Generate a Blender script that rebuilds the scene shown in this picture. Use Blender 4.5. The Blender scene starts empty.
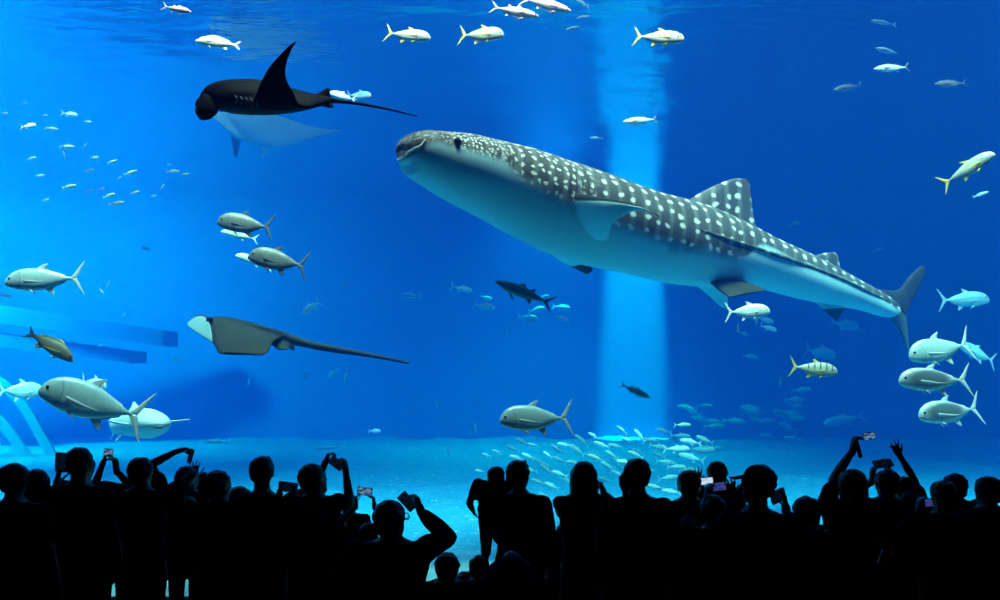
import bpy, bmesh, math, random
import numpy as np
from mathutils import Vector, Matrix, Quaternion, noise

random.seed(7)
SC = bpy.context.scene
COL = SC.collection
PI = math.pi
F, CH, HY = 866.0, 2.3, 375.0        # focal length in pixels, camera height, horizon row

def P(px, py, Y):
    """the point of the place that stands Y metres in front of the camera at this picture position"""
    return Vector(((px - 500.0) / F * Y, Y, CH - (py - HY) / F * Y))

# ------------------------------------------------------------------ helpers
def link(name, me, mat=None, parent=None):
    o = bpy.data.objects.new(name, me)
    COL.objects.link(o)
    if mat is not None:
        me.materials.append(mat)
    if parent is not None:
        o.parent = parent
        o.matrix_parent_inverse = parent.matrix_basis.inverted()
    return o

def tag(o, label=None, cat=None, group=None, kind=None):
    if label: o['label'] = label
    if cat: o['category'] = cat
    if group: o['group'] = group
    if kind: o['kind'] = kind
    return o

def mesh_from(name, vs, fs, smooth=True):
    me = bpy.data.meshes.new(name)
    me.from_pydata([tuple(v) for v in vs], [], fs)
    bm = bmesh.new(); bm.from_mesh(me)
    bmesh.ops.recalc_face_normals(bm, faces=bm.faces)
    bm.to_mesh(me); bm.free()
    if smooth:
        me.polygons.foreach_set('use_smooth', [True] * len(me.polygons))
    me.update()
    return me

class MB:
    """collects shapes with per-vertex (u, v, s): u along, v around, s = 1 on the back and 0 on the belly"""
    def __init__(self):
        self.v, self.f, self.a = [], [], []
    def add(self, vs, fs, at=None):
        b = len(self.v)
        self.v += [Vector(x) for x in vs]
        self.a += at if at else [(0.0, 0.0, 1.0)] * len(vs)
        self.f += [tuple(i + b for i in f) for f in fs]
    def rings(self, rings, at=None, cap=True):
        n = len(rings[0]); vs = [p for r in rings for p in r]; fs = []
        for i in range(len(rings) - 1):
            for j in range(n):
                k = (j + 1) % n
                fs.append((i * n + j, i * n + k, (i + 1) * n + k, (i + 1) * n + j))
        aa = [x for r in at for x in r] if at else None
        if cap:
            for i in (0, len(rings) - 1):
                c = sum(rings[i], Vector()) / n
                vs.append(c)
                if aa is not None:
                    m = at[i]
                    aa.append(tuple(sum(x[q] for x in m) / n for q in range(3)))
                ci = len(vs) - 1
                for j in range(n):
                    fs.append((i * n + j, i * n + (j + 1) % n, ci))
        self.add(vs, fs, aa)
    def box(self, lo, hi):
        x0, y0, z0 = lo; x1, y1, z1 = hi
        self.add([(x0,y0,z0),(x1,y0,z0),(x1,y1,z0),(x0,y1,z0),(x0,y0,z1),(x1,y0,z1),(x1,y1,z1),(x0,y1,z1)],
                 [(0,3,2,1),(4,5,6,7),(0,1,5,4),(1,2,6,5),(2,3,7,6),(3,0,4,7)])
    def ball(self, c, r, n=12, m=8, R=None):
        c = Vector(c); r = Vector(r) if not isinstance(r, (int, float)) else Vector((r, r, r))
        rings = []
        for i in range(1, m):
            th = PI * i / m
            ring = []
            for j in range(n):
                ph = 2 * PI * j / n
                p = Vector((r.x * math.sin(th) * math.cos(ph), r.y * math.sin(th) * math.sin(ph), r.z * math.cos(th)))
                ring.append(c + (R @ p if R else p))
            rings.append(ring)
        self.rings(rings)
    def build(self, name, mat=None, parent=None, smooth=True, mats=None):
        me = mesh_from(name, self.v, self.f, smooth)
        at = me.attributes.new('uvs', 'FLOAT_VECTOR', 'POINT')
        at.data.foreach_set('vector', [c for a in self.a for c in a])
        return link(name, me, mat, parent)

def catmull(pts, n):
    """n samples of a smooth curve through equal-length tuples/vectors"""
    pts = [np.array(p, float) for p in pts]
    k = len(pts); out = []
    for q in range(n):
        t = q / (n - 1) * (k - 1); i = min(int(t), k - 2); u = t - i
        p0, p1, p2, p3 = pts[max(i-1,0)], pts[i], pts[i+1], pts[min(i+2,k-1)]
        out.append(0.5 * ((2*p1) + (-p0+p2)*u + (2*p0-5*p1+4*p2-p3)*u*u + (-p0+3*p1-3*p2+p3)*u**3))
    return out

def foil(mb, secs, n=24, m=14, dorsal=None, sharp=1.0):
    """a wing or fin: sections (leading edge, trailing edge, thickness) lofted from root to tip"""
    rows = [tuple(s[0]) + tuple(s[1]) + (s[2],) for s in secs]
    rows = catmull(rows, n)
    rings, at = [], []
    for i, r in enumerate(rows):
        le, te, th = Vector(r[0:3]), Vector(r[3:6]), max(r[6], 0.002)
        j0, j1 = rows[max(i-1,0)], rows[min(i+1,n-1)]
        span = (Vector(j1[0:3]) + Vector(j1[3:6])) - (Vector(j0[0:3]) + Vector(j0[3:6]))
        ch = te - le
        nn = ch.cross(span)
        if nn.length < 1e-9: nn = Vector((0, 0, 1))
        nn.normalize()
        if dorsal is not None and i == 0:
            flip = nn.dot(dorsal) < 0
        elif i == 0:
            flip = False
        if flip: nn = -nn
        ring, aa = [], []
        for j in range(m):
            a = 2 * PI * j / m
            c = 0.5 - 0.5 * math.cos(a)
            prof = math.sin(a) * (1.25 - 0.75 * c) ** sharp
            ring.append(le + ch * c + nn * (th * 0.5 * prof))
            aa.append((i / (n - 1), c, 1.0 if math.sin(a) > 0.02 else (0.0 if math.sin(a) < -0.02 else 0.5)))
        rings.append(ring); at.append(aa)
    mb.rings(rings, at)

def tube(mb, pts, rad, n=10, k=None):
    pts = [Vector(p) for p in pts]
    if k:
        rows = catmull([tuple(p) + (r,) for p, r in zip(pts, rad)], k)
        pts = [Vector(r[:3]) for r in rows]; rad = [max(r[3], 1e-3) for r in rows]
    rings, at = [], []
    up = Vector((0, 0, 1))
    for i, p in enumerate(pts):
        d = (pts[min(i+1, len(pts)-1)] - pts[max(i-1, 0)]).normalized()
        s = d.cross(up)
        if s.length < 1e-4: s = d.cross(Vector((1, 0, 0)))
        s.normalize(); w = s.cross(d)
        rings.append([p + (s * math.cos(2*PI*j/n) + w * math.sin(2*PI*j/n)) * rad[i] for j in range(n)])
        at.append([(i / (len(pts)-1), j / n, 0.5 + 0.5 * math.sin(2*PI*j/n)) for j in range(n)])
    mb.rings(rings, at)

# ------------------------------------------------------------------ materials
def new_mat(name):
    m = bpy.data.materials.new(name); m.use_nodes = True
    nt = m.node_tree
    for n in list(nt.nodes): nt.nodes.remove(n)
    return m, nt, nt.nodes.new('ShaderNodeOutputMaterial')

def principled(name, col, rough=0.5, metal=0.0, spec=0.5, nscale=None, namt=0.25, bump=0.0, coat=0.0):
    m, nt, out = new_mat(name)
    b = nt.nodes.new('ShaderNodeBsdfPrincipled')
    b.inputs['Base Color'].default_value = (*col, 1)
    b.inputs['Roughness'].default_value = rough
    b.inputs['Metallic'].default_value = metal
    b.inputs['Specular IOR Level'].default_value = spec
    nt.links.new(b.outputs[0], out.inputs[0])
    if nscale:
        tc = nt.nodes.new('ShaderNodeTexCoord')
        no = nt.nodes.new('ShaderNodeTexNoise'); no.inputs['Scale'].default_value = nscale; no.inputs['Detail'].default_value = 4
        nt.links.new(tc.outputs['Object'], no.inputs['Vector'])
        r = nt.nodes.new('ShaderNodeMix'); r.data_type = 'RGBA'
        r.inputs[6].default_value = (*[c * (1 - namt) for c in col], 1)
        r.inputs[7].default_value = (*[min(1, c * (1 + namt)) for c in col], 1)
        nt.links.new(no.outputs['Fac'], r.inputs[0])
        nt.links.new(r.outputs[2], b.inputs['Base Color'])
        if bump:
            bp = nt.nodes.new('ShaderNodeBump'); bp.inputs['Strength'].default_value = bump; bp.inputs['Distance'].default_value = 0.05
            nt.links.new(no.outputs['Fac'], bp.inputs['Height']); nt.links.new(bp.outputs[0], b.inputs['Normal'])
    return m

class G:
    """tiny node-graph helper"""
    def __init__(self, nt): self.nt = nt
    def n(self, t, **kw):
        nd = self.nt.nodes.new(t)
        for k, v in kw.items(): setattr(nd, k, v)
        return nd
    def l(self, a, b): self.nt.links.new(a, b)
    def val(self, x, inp):
        if hasattr(x, 'is_output'): self.l(x, inp)
        else: inp.default_value = x
    def math(self, op, a, b=None, c=None, clamp=False):
        nd = self.n('ShaderNodeMath', operation=op, use_clamp=clamp)
        self.val(a, nd.inputs[0])
        if b is not None: self.val(b, nd.inputs[1])
        if c is not None: self.val(c, nd.inputs[2])
        return nd.outputs[0]
    def mix(self, f, a, b):
        nd = self.n('ShaderNodeMix', data_type='RGBA')
        self.val(f, nd.inputs[0])
        for x, i in ((a, 6), (b, 7)):
            if isinstance(x, tuple): nd.inputs[i].default_value = (*x, 1)
            else: self.l(x, nd.inputs[i])
        return nd.outputs[2]
    def ramp(self, x, stops, interp='LINEAR'):
        nd = self.n('ShaderNodeValToRGB'); nd.color_ramp.interpolation = interp
        el = nd.color_ramp.elements
        while len(el) < len(stops): el.new(0.5)
        for e, (p, c) in zip(el, stops):
            e.position = p; e.color = (*c, 1) if isinstance(c, tuple) else (c, c, c, 1)
        self.l(x, nd.inputs[0])
        return nd.outputs[0]
    def smooth(self, x, lo, hi):
        nd = self.n('ShaderNodeMapRange', interpolation_type='SMOOTHSTEP')
        self.val(x, nd.inputs[0]); nd.inputs[1].default_value = lo; nd.inputs[2].default_value = hi
        return nd.outputs[0]

# ------------------------------------------------------------------ setting
X0, X1, YF, YB, ZF, ZS = -27.0, 27.0, 9.35, 36.0, -0.3, 9.6
tank_mat = principled('painted_concrete', (0.008, 0.13, 0.56), 0.8, nscale=0.35, namt=0.18)
def make_sand():
    m, nt, out = new_mat('coral_sand'); g = G(nt)
    b = g.n('ShaderNodeBsdfPrincipled'); b.inputs['Roughness'].default_value = .9; b.inputs['Specular IOR Level'].default_value = .1
    tc = g.n('ShaderNodeTexCoord'); sp = g.n('ShaderNodeSeparateXYZ'); g.l(tc.outputs['Object'], sp.inputs[0])
    n1 = g.n('ShaderNodeTexNoise'); n1.inputs['Scale'].default_value = 1.1; n1.inputs['Detail'].default_value = 8; n1.inputs['Roughness'].default_value = .7
    n2 = g.n('ShaderNodeTexNoise'); n2.inputs['Scale'].default_value = 9; n2.inputs['Detail'].default_value = 3
    g.l(tc.outputs['Object'], n1.inputs['Vector']); g.l(tc.outputs['Object'], n2.inputs['Vector'])
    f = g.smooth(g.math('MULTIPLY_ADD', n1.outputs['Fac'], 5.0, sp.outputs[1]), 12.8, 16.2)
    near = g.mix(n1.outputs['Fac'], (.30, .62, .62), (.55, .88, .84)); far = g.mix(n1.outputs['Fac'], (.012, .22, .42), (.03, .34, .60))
    c = g.mix(f, near, far)  # pale coral sand near the window, lightened to bounce light onto bellies
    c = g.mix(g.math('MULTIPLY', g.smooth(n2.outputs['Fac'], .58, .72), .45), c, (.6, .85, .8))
    g.l(c, b.inputs['Base Color'])
    bp = g.n('ShaderNodeBump'); bp.inputs['Strength'].default_value = .6; bp.inputs['Distance'].default_value = .08
    g.l(n1.outputs['Fac'], bp.inputs['Height']); g.l(bp.outputs[0], b.inputs['Normal']); g.l(b.outputs[0], out.inputs[0])
    return m
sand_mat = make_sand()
hall_mat = principled('dark_hall_paint', (0.006, 0.006, 0.0065), 0.85, nscale=2.0)
carpet_mat = principled('dark_carpet', (0.006, 0.006, 0.007), 0.95, nscale=30.0)

def struct_box(name, lo, hi, mat):
    mb = MB(); mb.box(lo, hi)
    return tag(mb.build(name, mat, None, False), kind='structure')

struct_box('wall_back', (X0, YB, ZF - .5), (X1, YB + .6, ZS + .15), tank_mat)
struct_box('wall_tank_left', (X0 - .6, YF, ZF - .5), (X0, YB, ZS + .15), tank_mat)
struct_box('wall_tank_right', (X1, YF, ZF - .5), (X1 + .6, YB, ZS + .15), tank_mat)
# sandy tank floor, gently uneven
def sand():
    nx, ny = 120, 80
    vs, fs = [], []
    for j in range(ny + 1):
        for i in range(nx + 1):
            x = X0 + (X1 - X0) * i / nx; y = YF - .3 + (YB - YF + .3) * j / ny
            edge = min(1, (y - YF) / 1.5) if y > YF else 0
            z = ZF - .02 + edge * (.16 * noise.noise((x * .5, y * .5, 0)) + .07 * noise.noise((x * 1.7, y * 1.7, 3)))
            vs.append((x, y, z))
    for j in range(ny):
        for i in range(nx):
            a = j * (nx + 1) + i
            fs.append((a, a + 1, a + nx + 2, a + nx + 1))
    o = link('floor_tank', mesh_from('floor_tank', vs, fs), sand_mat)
    tag(o, kind='structure')
sand()

# the water: one body of it, bluish, slightly turbid
m, nt, out = new_mat('tank_water'); g = G(nt)
tr = g.n('ShaderNodeBsdfTransparent'); g.l(tr.outputs[0], out.inputs['Surface'])
vsn = g.n('ShaderNodeVolumeScatter'); van = g.n('ShaderNodeVolumeAbsorption'); add = g.n('ShaderNodeAddShader')
SIG_S = (0.0004, 0.0066, 0.031); SIG_A = (0.14, 0.043, 0.029)
ds = max(SIG_S); vsn.inputs['Color'].default_value = (*[c / ds for c in SIG_S], 1); vsn.inputs['Density'].default_value = ds
vsn.inputs['Anisotropy'].default_value = 0.0
da = max(SIG_A) * 1.05; van.inputs['Color'].default_value = (*[1 - c / da for c in SIG_A], 1); van.inputs['Density'].default_value = da
g.l(vsn.outputs[0], add.inputs[0]); g.l(van.outputs[0], add.inputs[1]); g.l(add.outputs[0], out.inputs['Volume'])
water_mat = m
mb = MB(); mb.box((X0 + .01, YF + .01, ZF - .35), (X1 - .01, YB - .01, ZS - .07))
tag(mb.build('water', water_mat, None, False), kind='structure')

# rippled surface seen from below
m, nt, out = new_mat('water_surface_ripples'); g = G(nt)
tr = g.n('ShaderNodeBsdfTransparent'); gl = g.n('ShaderNodeBsdfGlossy'); gl.inputs['Roughness'].default_value = 0.14
gl.inputs['Color'].default_value = (.9, .95, 1, 1)
mx = g.n('ShaderNodeMixShader'); mx.inputs[0].default_value = 0.85
tc = g.n('ShaderNodeTexCoord'); mp = g.n('ShaderNodeMapping'); mp.inputs['Scale'].default_value = (.5, 1.0, 1)
no = g.n('ShaderNodeTexNoise'); no.inputs['Scale'].default_value = 1.3; no.inputs['Detail'].default_value = 3
bp = g.n('ShaderNodeBump'); bp.inputs['Strength'].default_value = 0.25; bp.inputs['Distance'].default_value = 0.3
g.l(tc.outputs['Object'], mp.inputs[0]); g.l(mp.outputs[0], no.inputs['Vector']); g.l(no.outputs['Fac'], bp.inputs['Height'])
g.l(bp.outputs[0], gl.inputs['Normal']); g.l(tr.outputs[0], mx.inputs[1]); g.l(gl.outputs[0], mx.inputs[2]); g.l(mx.outputs[0], out.inputs[0])
surf_mat = m
def surface():
    nx, ny = 90, 50; vs, fs = [], []
    for j in range(ny + 1):
        for i in range(nx + 1):
            x = X0 + (X1 - X0) * i / nx; y = YF + (YB - YF) * j / ny
            vs.append((x, y, ZS + .05 * noise.noise((x * .35, y * .6, 5))))
    for j in range(ny):
        for i in range(nx):
            a = j * (nx + 1) + i
            fs.append((a, a + 1, a + nx + 2, a + nx + 1))
    tag(link('water_surface', mesh_from('water_surface', vs, fs), surf_mat), kind='structure')
surface()

# acrylic viewing window with seams
m, nt, out = new_mat('acrylic'); g = G(nt)
tr = g.n('ShaderNodeBsdfTransparent'); tr.inputs[0].default_value = (.97, .985, .99, 1)
gl = g.n('ShaderNodeBsdfGlossy'); gl.inputs['Roughness'].default_value = 0.02
mx = g.n('ShaderNodeMixShader'); lw = g.n('ShaderNodeFresnel'); lw.inputs[0].default_value = 1.12
g.l(lw.outputs[0], mx.inputs[0]); g.l(tr.outputs[0], mx.inputs[1]); g.l(gl.outputs[0], mx.inputs[2]); g.l(mx.outputs[0], out.inputs[0])
acrylic = m
mb = MB(); mb.box((-11.2, 9.0, -.25), (11.2, 9.3, 8.2))
tag(mb.build('window_1', acrylic, None, False), kind='structure')
HX = 11.2
struct_box('floor', (-HX, -2.5, -.25), (HX, 9.0, 0), carpet_mat)
struct_box('wall_left', (-HX - .3, -2.5, -.25), (-HX, 9.3, 9.0), hall_mat)
struct_box('wall_right', (HX, -2.5, -.25), (HX + .3, 9.3, 9.0), hall_mat)
struct_box('wall_rear', (-HX, -2.8, -.25), (HX, -2.5, 9.0), hall_mat)
struct_box('ceiling', (-HX - .3, -2.8, 9.0), (HX + .3, 9.3, 9.3), hall_mat)
struct_box('wall_front', (-HX, 9.0, 8.2), (HX, 9.3, 9.0), hall_mat)
struct_box('wall_tank_front_left', (X0, 9.0, -.8), (-HX - .3, 9.3, 12), hall_mat)
struct_box('wall_tank_front_right', (HX + .3, 9.0, -.8), (X1, 9.3, 12), hall_mat)
struct_box('wall_tank_front_top', (-HX - .3, 9.0, 9.3), (HX + .3, 9.3, 12), hall_mat)

# ------------------------------------------------------------------ camera, world, light
cam = bpy.data.cameras.new('camera'); cam.sensor_width = 36; cam.lens = 36 * F / 1000.0
cam.shift_y = (HY - 300.0) / 1000.0; cam.clip_end = 200
co = bpy.data.objects.new('camera', cam); COL.objects.link(co)
co.location = (0, 0, CH); co.rotation_euler = (PI / 2, 0, 0); SC.camera = co
w = bpy.data.worlds.new('world'); SC.world = w; w.use_nodes = True
w.node_tree.nodes['Background'].inputs[0].default_value = (0, 0, 0, 1)

def spot(name, loc, tgt, size, power, col=(1, 1, 1), blend=0.5, rad=0.3):
    l = bpy.data.lights.new(name, 'SPOT'); l.energy = power; l.color = col
    l.spot_size = math.radians(size); l.spot_blend = blend; l.shadow_soft_size = rad
    o = bpy.data.objects.new(name, l); COL.objects.link(o); o.location = loc
    o.rotation_euler = (Vector(tgt) - Vector(loc)).to_track_quat('-Z', 'Y').to_euler()
    return o
def sun(name, rot, strength, col, ang):
    l = bpy.data.lights.new(name, 'SUN'); l.energy = strength; l.color = col; l.angle = math.radians(ang)
    o = bpy.data.objects.new(name, l); COL.objects.link(o); o.rotation_euler = rot
    o.location = (0, 22, 20)
    return o

vs = SC.view_settings
vs.view_transform = 'Standard'; vs.look = 'None'; vs.gamma = 1; vs.use_curve_mapping = False; vs.exposure = 0
SC.display_settings.display_device = 'sRGB'
cy = SC.cycles
cy.use_denoising = True
cy.max_bounces = 8; cy.diffuse_bounces = 4; cy.glossy_bounces = 2; cy.transparent_max_bounces = 16; cy.volume_bounces = 4
cy.sample_clamp_indirect = 4; cy.caustics_reflective = False; cy.caustics_refractive = False

def area(name, loc, sx, sy, power, col):
    l = bpy.data.lights.new(name, 'AREA'); l.shape = 'RECTANGLE'; l.size = sx; l.size_y = sy; l.energy = power; l.color = col
    o = bpy.data.objects.new(name, l); COL.objects.link(o); o.location = loc
    return o
SUN = sun('skylight_sun', (0, 0, 0), 6.5, (.8, .92, 1), 20)
FL = area('front_fill', (0, 10.4, 15), 40, 1.7, 33000, (1, .94, .82)); FL.data.spread = math.radians(50); FL.rotation_euler = (math.radians(21), 0, 0)  # unseen overhead row, added to brighten the animals near the window
ML = area('mid_fill', (0, 18.5, 12), 44, 3, 8500, (.9, .97, .9)); ML.data.spread = math.radians(80)  # added fill with no visible source, lifts the fish in mid-tank
c = P(640, 300, 34.4)
spot('beam_lamp', (c.x + .2, 33.4, 36), (c.x - .05, 36.2, 0.0), 5.4, 2.1e7, (.08, 1, .6), .6, .2)
c = P(560, 120, 30)
spot('glow_fill', (c.x - .3, 30, 10.9), (c.x, 30, 0), 95, 1.5e5, (.10, 1, .7), 1.0, .5)  # unseen spot, added for the wide glow beside the light shaft
spot('left_glow_fill', (-18.5, 24, 8.9), (-17, 36, 1.5), 130, 7.5e4, (.06, 1, .85), 1.0, .8)  # out-of-view spot, added to brighten the water and back wall on the left
# ------------------------------------------------------------------ animals
from mathutils.bvhtree import BVHTree

def finish(root, children=()):
    """put the thing's origin at the middle of its mesh; children keep their place"""
    vs = [v.co for v in root.data.vertices]
    c = (Vector(map(min, zip(*vs))) + Vector(map(max, zip(*vs)))) / 2
    root.data.transform(Matrix.Translation(-c)); root.location = c
    for ch in children:
        ch.data.transform(Matrix.Translation(-c)); ch.parent = root
        ch.matrix_parent_inverse = Matrix.Identity(4)
    return root

def skin_mat(name, dark, pale, rough=0.55, mottle=3.0, amt=0.3, bump=0.0):
    m, nt, out = new_mat(name); g = G(nt)
    b = g.n('ShaderNodeBsdfPrincipled'); b.inputs['Roughness'].default_value = rough; b.inputs['Specular IOR Level'].default_value = .06
    at = g.n('ShaderNodeAttribute', attribute_name='uvs'); sep = g.n('ShaderNodeSeparateXYZ'); g.l(at.outputs['Vector'], sep.inputs[0])
    tc = g.n('ShaderNodeTexCoord'); no = g.n('ShaderNodeTexNoise'); no.inputs['Scale'].default_value = mottle; no.inputs['Detail'].default_value = 5
    g.l(tc.outputs['Object'], no.inputs['Vector'])
    d = g.mix(no.outputs['Fac'], tuple(x * (1 - amt) for x in dark), tuple(x * (1 + amt) for x in dark))
    s = g.smooth(sep.outputs[2], .3, .7)
    g.l(g.mix(s, pale, d), b.inputs['Base Color']); g.l(b.outputs[0], out.inputs[0])
    if bump:
        bp = g.n('ShaderNodeBump'); bp.inputs['Strength'].default_value = bump; bp.inputs['Distance'].default_value = .02
        g.l(no.outputs['Fac'], bp.inputs['Height']); g.l(bp.outputs[0], b.inputs['Normal'])
    return m

black_skin = principled('glossy_black_eye', (.006, .006, .007), .25)
pale_line = principled('pale_lip_skin', (.55, .58, .56), .5, nscale=20)
dark_line = principled('dark_gill_skin', (.02, .022, .025), .7)

# --- whale shark
def whale_shark():
    m, nt, out = new_mat('whale_shark_skin'); g = G(nt)
    b = g.n('ShaderNodeBsdfPrincipled'); b.inputs['Roughness'].default_value = .55; b.inputs['Specular IOR Level'].default_value = .3
    at = g.n('ShaderNodeAttribute', attribute_name='uvs'); sep = g.n('ShaderNodeSeparateXYZ'); g.l(at.outputs['Vector'], sep.inputs[0])
    U, V, S = sep.outputs
    wn = g.n('ShaderNodeTexNoise'); wn.inputs['Scale'].default_value = 4.0; g.l(at.outputs['Vector'], wn.inputs['Vector'])
    ws = g.n('ShaderNodeSeparateXYZ'); g.l(wn.outputs['Color'], ws.inputs[0])
    U2 = g.math('MULTIPLY_ADD', g.math('SUBTRACT', ws.outputs[0], .5), .16, U); V2 = g.math('MULTIPLY_ADD', g.math('SUBTRACT', ws.outputs[1], .5), .16, V)
    def spots(sc, su, sv, r0, r1, rnd, seed):
        cx = g.n('ShaderNodeCombineXYZ')
        g.l(g.math('MULTIPLY_ADD', U2, su, seed), cx.inputs[0]); g.l(g.math('MULTIPLY', V2, sv), cx.inputs[1])
        vo = g.n('ShaderNodeTexVoronoi', voronoi_dimensions='2D', feature='F1')
        vo.inputs['Scale'].default_value = sc; vo.inputs['Randomness'].default_value = rnd
        g.l(cx.outputs[0], vo.inputs['Vector'])
        return g.smooth(vo.outputs['Distance'], r1, r0), vo
    big, vb = spots(1.0, 4.1, 4.6, .10, .27, .45, 0)
    mid, vm = spots(1.0, 7.2, 7.6, .16, .30, .6, 3)
    sml, vsm = spots(1.0, 15.0, 15.0, .18, .36, .8, 7)
    wb = g.smooth(U, 2.1, 3.0); wm = g.smooth(U, 0.9, 1.7)
    sp = g.mix(wb, g.mix(wm, sml, mid), big)
    sp = g.math('MULTIPLY', sp, g.math('MULTIPLY_ADD', g.smooth(U, .25, .75), .75, .25))
    # thin pale bars between the rows of spots
    wv = g.math('SINE', g.math('MULTIPLY', U, 2 * PI * 4.1))
    bars = g.math('MULTIPLY', g.smooth(wv, .1, 1.0), .35)
    no = g.n('ShaderNodeTexNoise'); no.inputs['Scale'].default_value = 2.2; no.inputs['Detail'].default_value = 6
    tc = g.n('ShaderNodeTexCoord'); g.l(tc.outputs['Object'], no.inputs['Vector'])
    dk = g.mix(no.outputs['Fac'], (.022, .024, .021), (.12, .118, .10))
    dk = g.mix(bars, dk, (.26, .28, .27))
    dk = g.mix(g.math('MULTIPLY', sp, .95), dk, (.85, .85, .76))
    bl = g.mix(no.outputs['Fac'], (.46, .80, .86), (.54, .88, .92))
    g.l(g.mix(g.smooth(S, .15, .85), bl, dk), b.inputs['Base Color']); g.l(b.outputs[0], out.inputs[0])
    mat = m
    finmat = skin_mat('whale_shark_fin_skin', (.03, .034, .031), (.5, .85, .9), .55, 5, .45)

    YB_ = lambda x: 11.2 + (x - 400) / 500 * 4.3
    prof = [ # x, top, bottom, width factor, dark fraction
        (400.5, 150, 157, 1.5, 1.0), (402, 146.5, 162.5, 1.5, .8), (406, 139, 168, 1.5, .62), (412, 133.5, 173.5, 1.45, .46), (424, 131.2, 181, 1.35, .36), (440, 131.8, 191, 1.25, .38),
        (460, 133.5, 203, 1.2, .38), (480, 137.5, 213.5, 1.15, .42), (500, 141.5, 224.5, 1.1, .52), (520, 146, 236, 1.08, .60), (545, 154, 249, 1.05, .60), (570, 163, 260, 1.02, .60),
        (600, 173.5, 268, 1.0, .64), (640, 188, 276, 1.0, .68), (670, 196.5, 283, 1.0, .67), (700, 205, 287, 1.0, .66), (722, 214.5, 289, 1.0, .64), (740, 222.5, 289.5, 1.0, .42),
        (769, 237, 291, 1.0, .40), (800, 250.5, 299, .95, .37), (830, 265, 305.5, .9, .35), (860, 281, 310.5, .85, .36), (885, 294.5, 317.5, .7, .45), (902, 304.5, 318, .5, .6)]
    rows = catmull([(x, t, bt, w, d) for x, t, bt, w, d in prof], 110)
    cen = [P(r[0], (r[1] + r[2]) / 2, YB_(r[0])) for r in rows]
    arc = 0; mb = MB(); rings, ats = [], []; n = 48
    for i, r in enumerate(rows):
        ax = (cen[min(i + 1, 109)] - cen[max(i - 1, 0)]).normalized()
        if i < 3: ax = (cen[6] - cen[0]).normalized()
        if i: arc += (cen[i] - cen[i - 1]).length
        up = Vector((0, 0, 1)); up = (up - ax * up.dot(ax)).normalized(); sd = ax.cross(up)
        hh = (r[2] - r[1]) / 2 * YB_(r[0]) / F * up.z
        hw = hh * r[3]
        head = max(0, min(1, (520 - r[0]) / 120))
        ring, aa = [], []
        girth = 0
        for j in range(n):
            a = 2 * PI * j / n
            e = 2.0 + .5 * head
            ca, sa = math.cos(a), math.sin(a)
            x = math.copysign(abs(ca) ** (2 / e), ca); z = math.copysign(abs(sa) ** (2 / e), sa)
            ring.append(cen[i] + sd * hw * x * 0.92 + up * hh * z)
            thr = 1 - 2 * r[4]
            soft = .30 if r[0] < 722 else .12
            s = 0.5 + (z - thr + .10 * noise.noise((arc * 2.2, z * 1.5, 2)) + .05 * noise.noise((arc * 9, z * 2, 4))) / soft * 0.5
            if r[0] > 715: s = max(s, min(1, (r[0] - 715) / 40) * .46 * max(0, min(1, (z + .45) / .6)))
            aa.append((arc, (a if a < PI * 1.5 else a - 2 * PI) * max(hh, .25) * 1.05, max(0, min(1, s))))
        rings.append(ring); ats.append(aa)
    mb.rings(rings, ats)
    body = mb.build('whale_shark', mat)
    tree = BVHTree.FromPolygons([v.co[:] for v in body.data.vertices], [p.vertices[:] for p in body.data.polygons])
    def hit(px, py, back=0.0):
        d = (P(px, py, 12) - Vector((0, 0, CH))).normalized()
        loc, nn, _, _ = tree.ray_cast(Vector((0, 0, CH)), d)
        return (loc if loc is not None else P(px, py, YB_(px))) - d * back
    kids = []
    def fin(name, secs, side, both=1.0, m=14, tipdark=0.0):
        f = MB(); foil(f, [(P(*s[0]), P(*s[1]), s[2]) for s in secs], 22, m, dorsal=side)
        f.a = [((p.x + 3.0) if name in ('dorsal_fin', 'second_dorsal_fin') else .2 + .05 * p.x, p.z * 1.1, ((1.0 if a[1] < .13 else a[2]) if both is None else max(both, 1.0 if a[0] > 1 - tipdark else 0))) for p, a in zip(f.v, f.a)]
        o = f.build(name, mat if name in ('dorsal_fin', 'second_dorsal_fin') else finmat); kids.append(o); return o
    y = YB_
    fin('dorsal_fin', [((680, 206, y(690)), (759, 238, y(755)), .24), ((700, 193, y(700)), (754, 218, y(750)), .15), ((716, 185, y(715)), (751.5, 200, y(748)), .1), ((732, 179, y(730)), (750, 187, y(748)), .06), ((744, 178.5, y(742)), (748.5, 181, y(746)), .03)], None)
    fin('second_dorsal_fin', [((808, 258, y(810)), (841, 275, y(840)), .12), ((822, 253.5, y(822)), (839.5, 264, y(838)), .07), ((834, 252.3, y(834)), (838.5, 257, y(838)), .03)], None)
    fin('anal_fin', [((810, 298, y(815)), (850, 303, y(848)), .14), ((826, 312, y(828)), (844, 310, y(842)), .07), ((836, 321, y(836)), (839, 318, y(838)), .03)], None, tipdark=.6, both=.45)
    fin('pectoral_fin', [((546, 190, 12.3), (598, 241, 12.4), .34), ((575, 193, 11.95), (607.5, 239.5, 11.9), .20), ((598, 197, 11.6), (612.5, 224, 11.5), .13), ((622, 201.5, 11.25), (629, 212.5, 11.2), .09), ((642, 207.5, 11.0), (646, 211.5, 10.95), .06), ((657, 215.5, 10.85), (659, 217.5, 10.85), .03)], Vector((0, 0, 1)), None)
    fin('pectoral_fin', [((528, 236, 13.1), (577, 250, 13.2), .2), ((556, 257, 13.5), (583, 257, 13.5), .14), ((574, 268, 13.8), (590.5, 263, 13.8), .08), ((586, 274, 14), (593, 270.5, 14), .03)], Vector((0, 0, 1)), .25, tipdark=.45)
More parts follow.
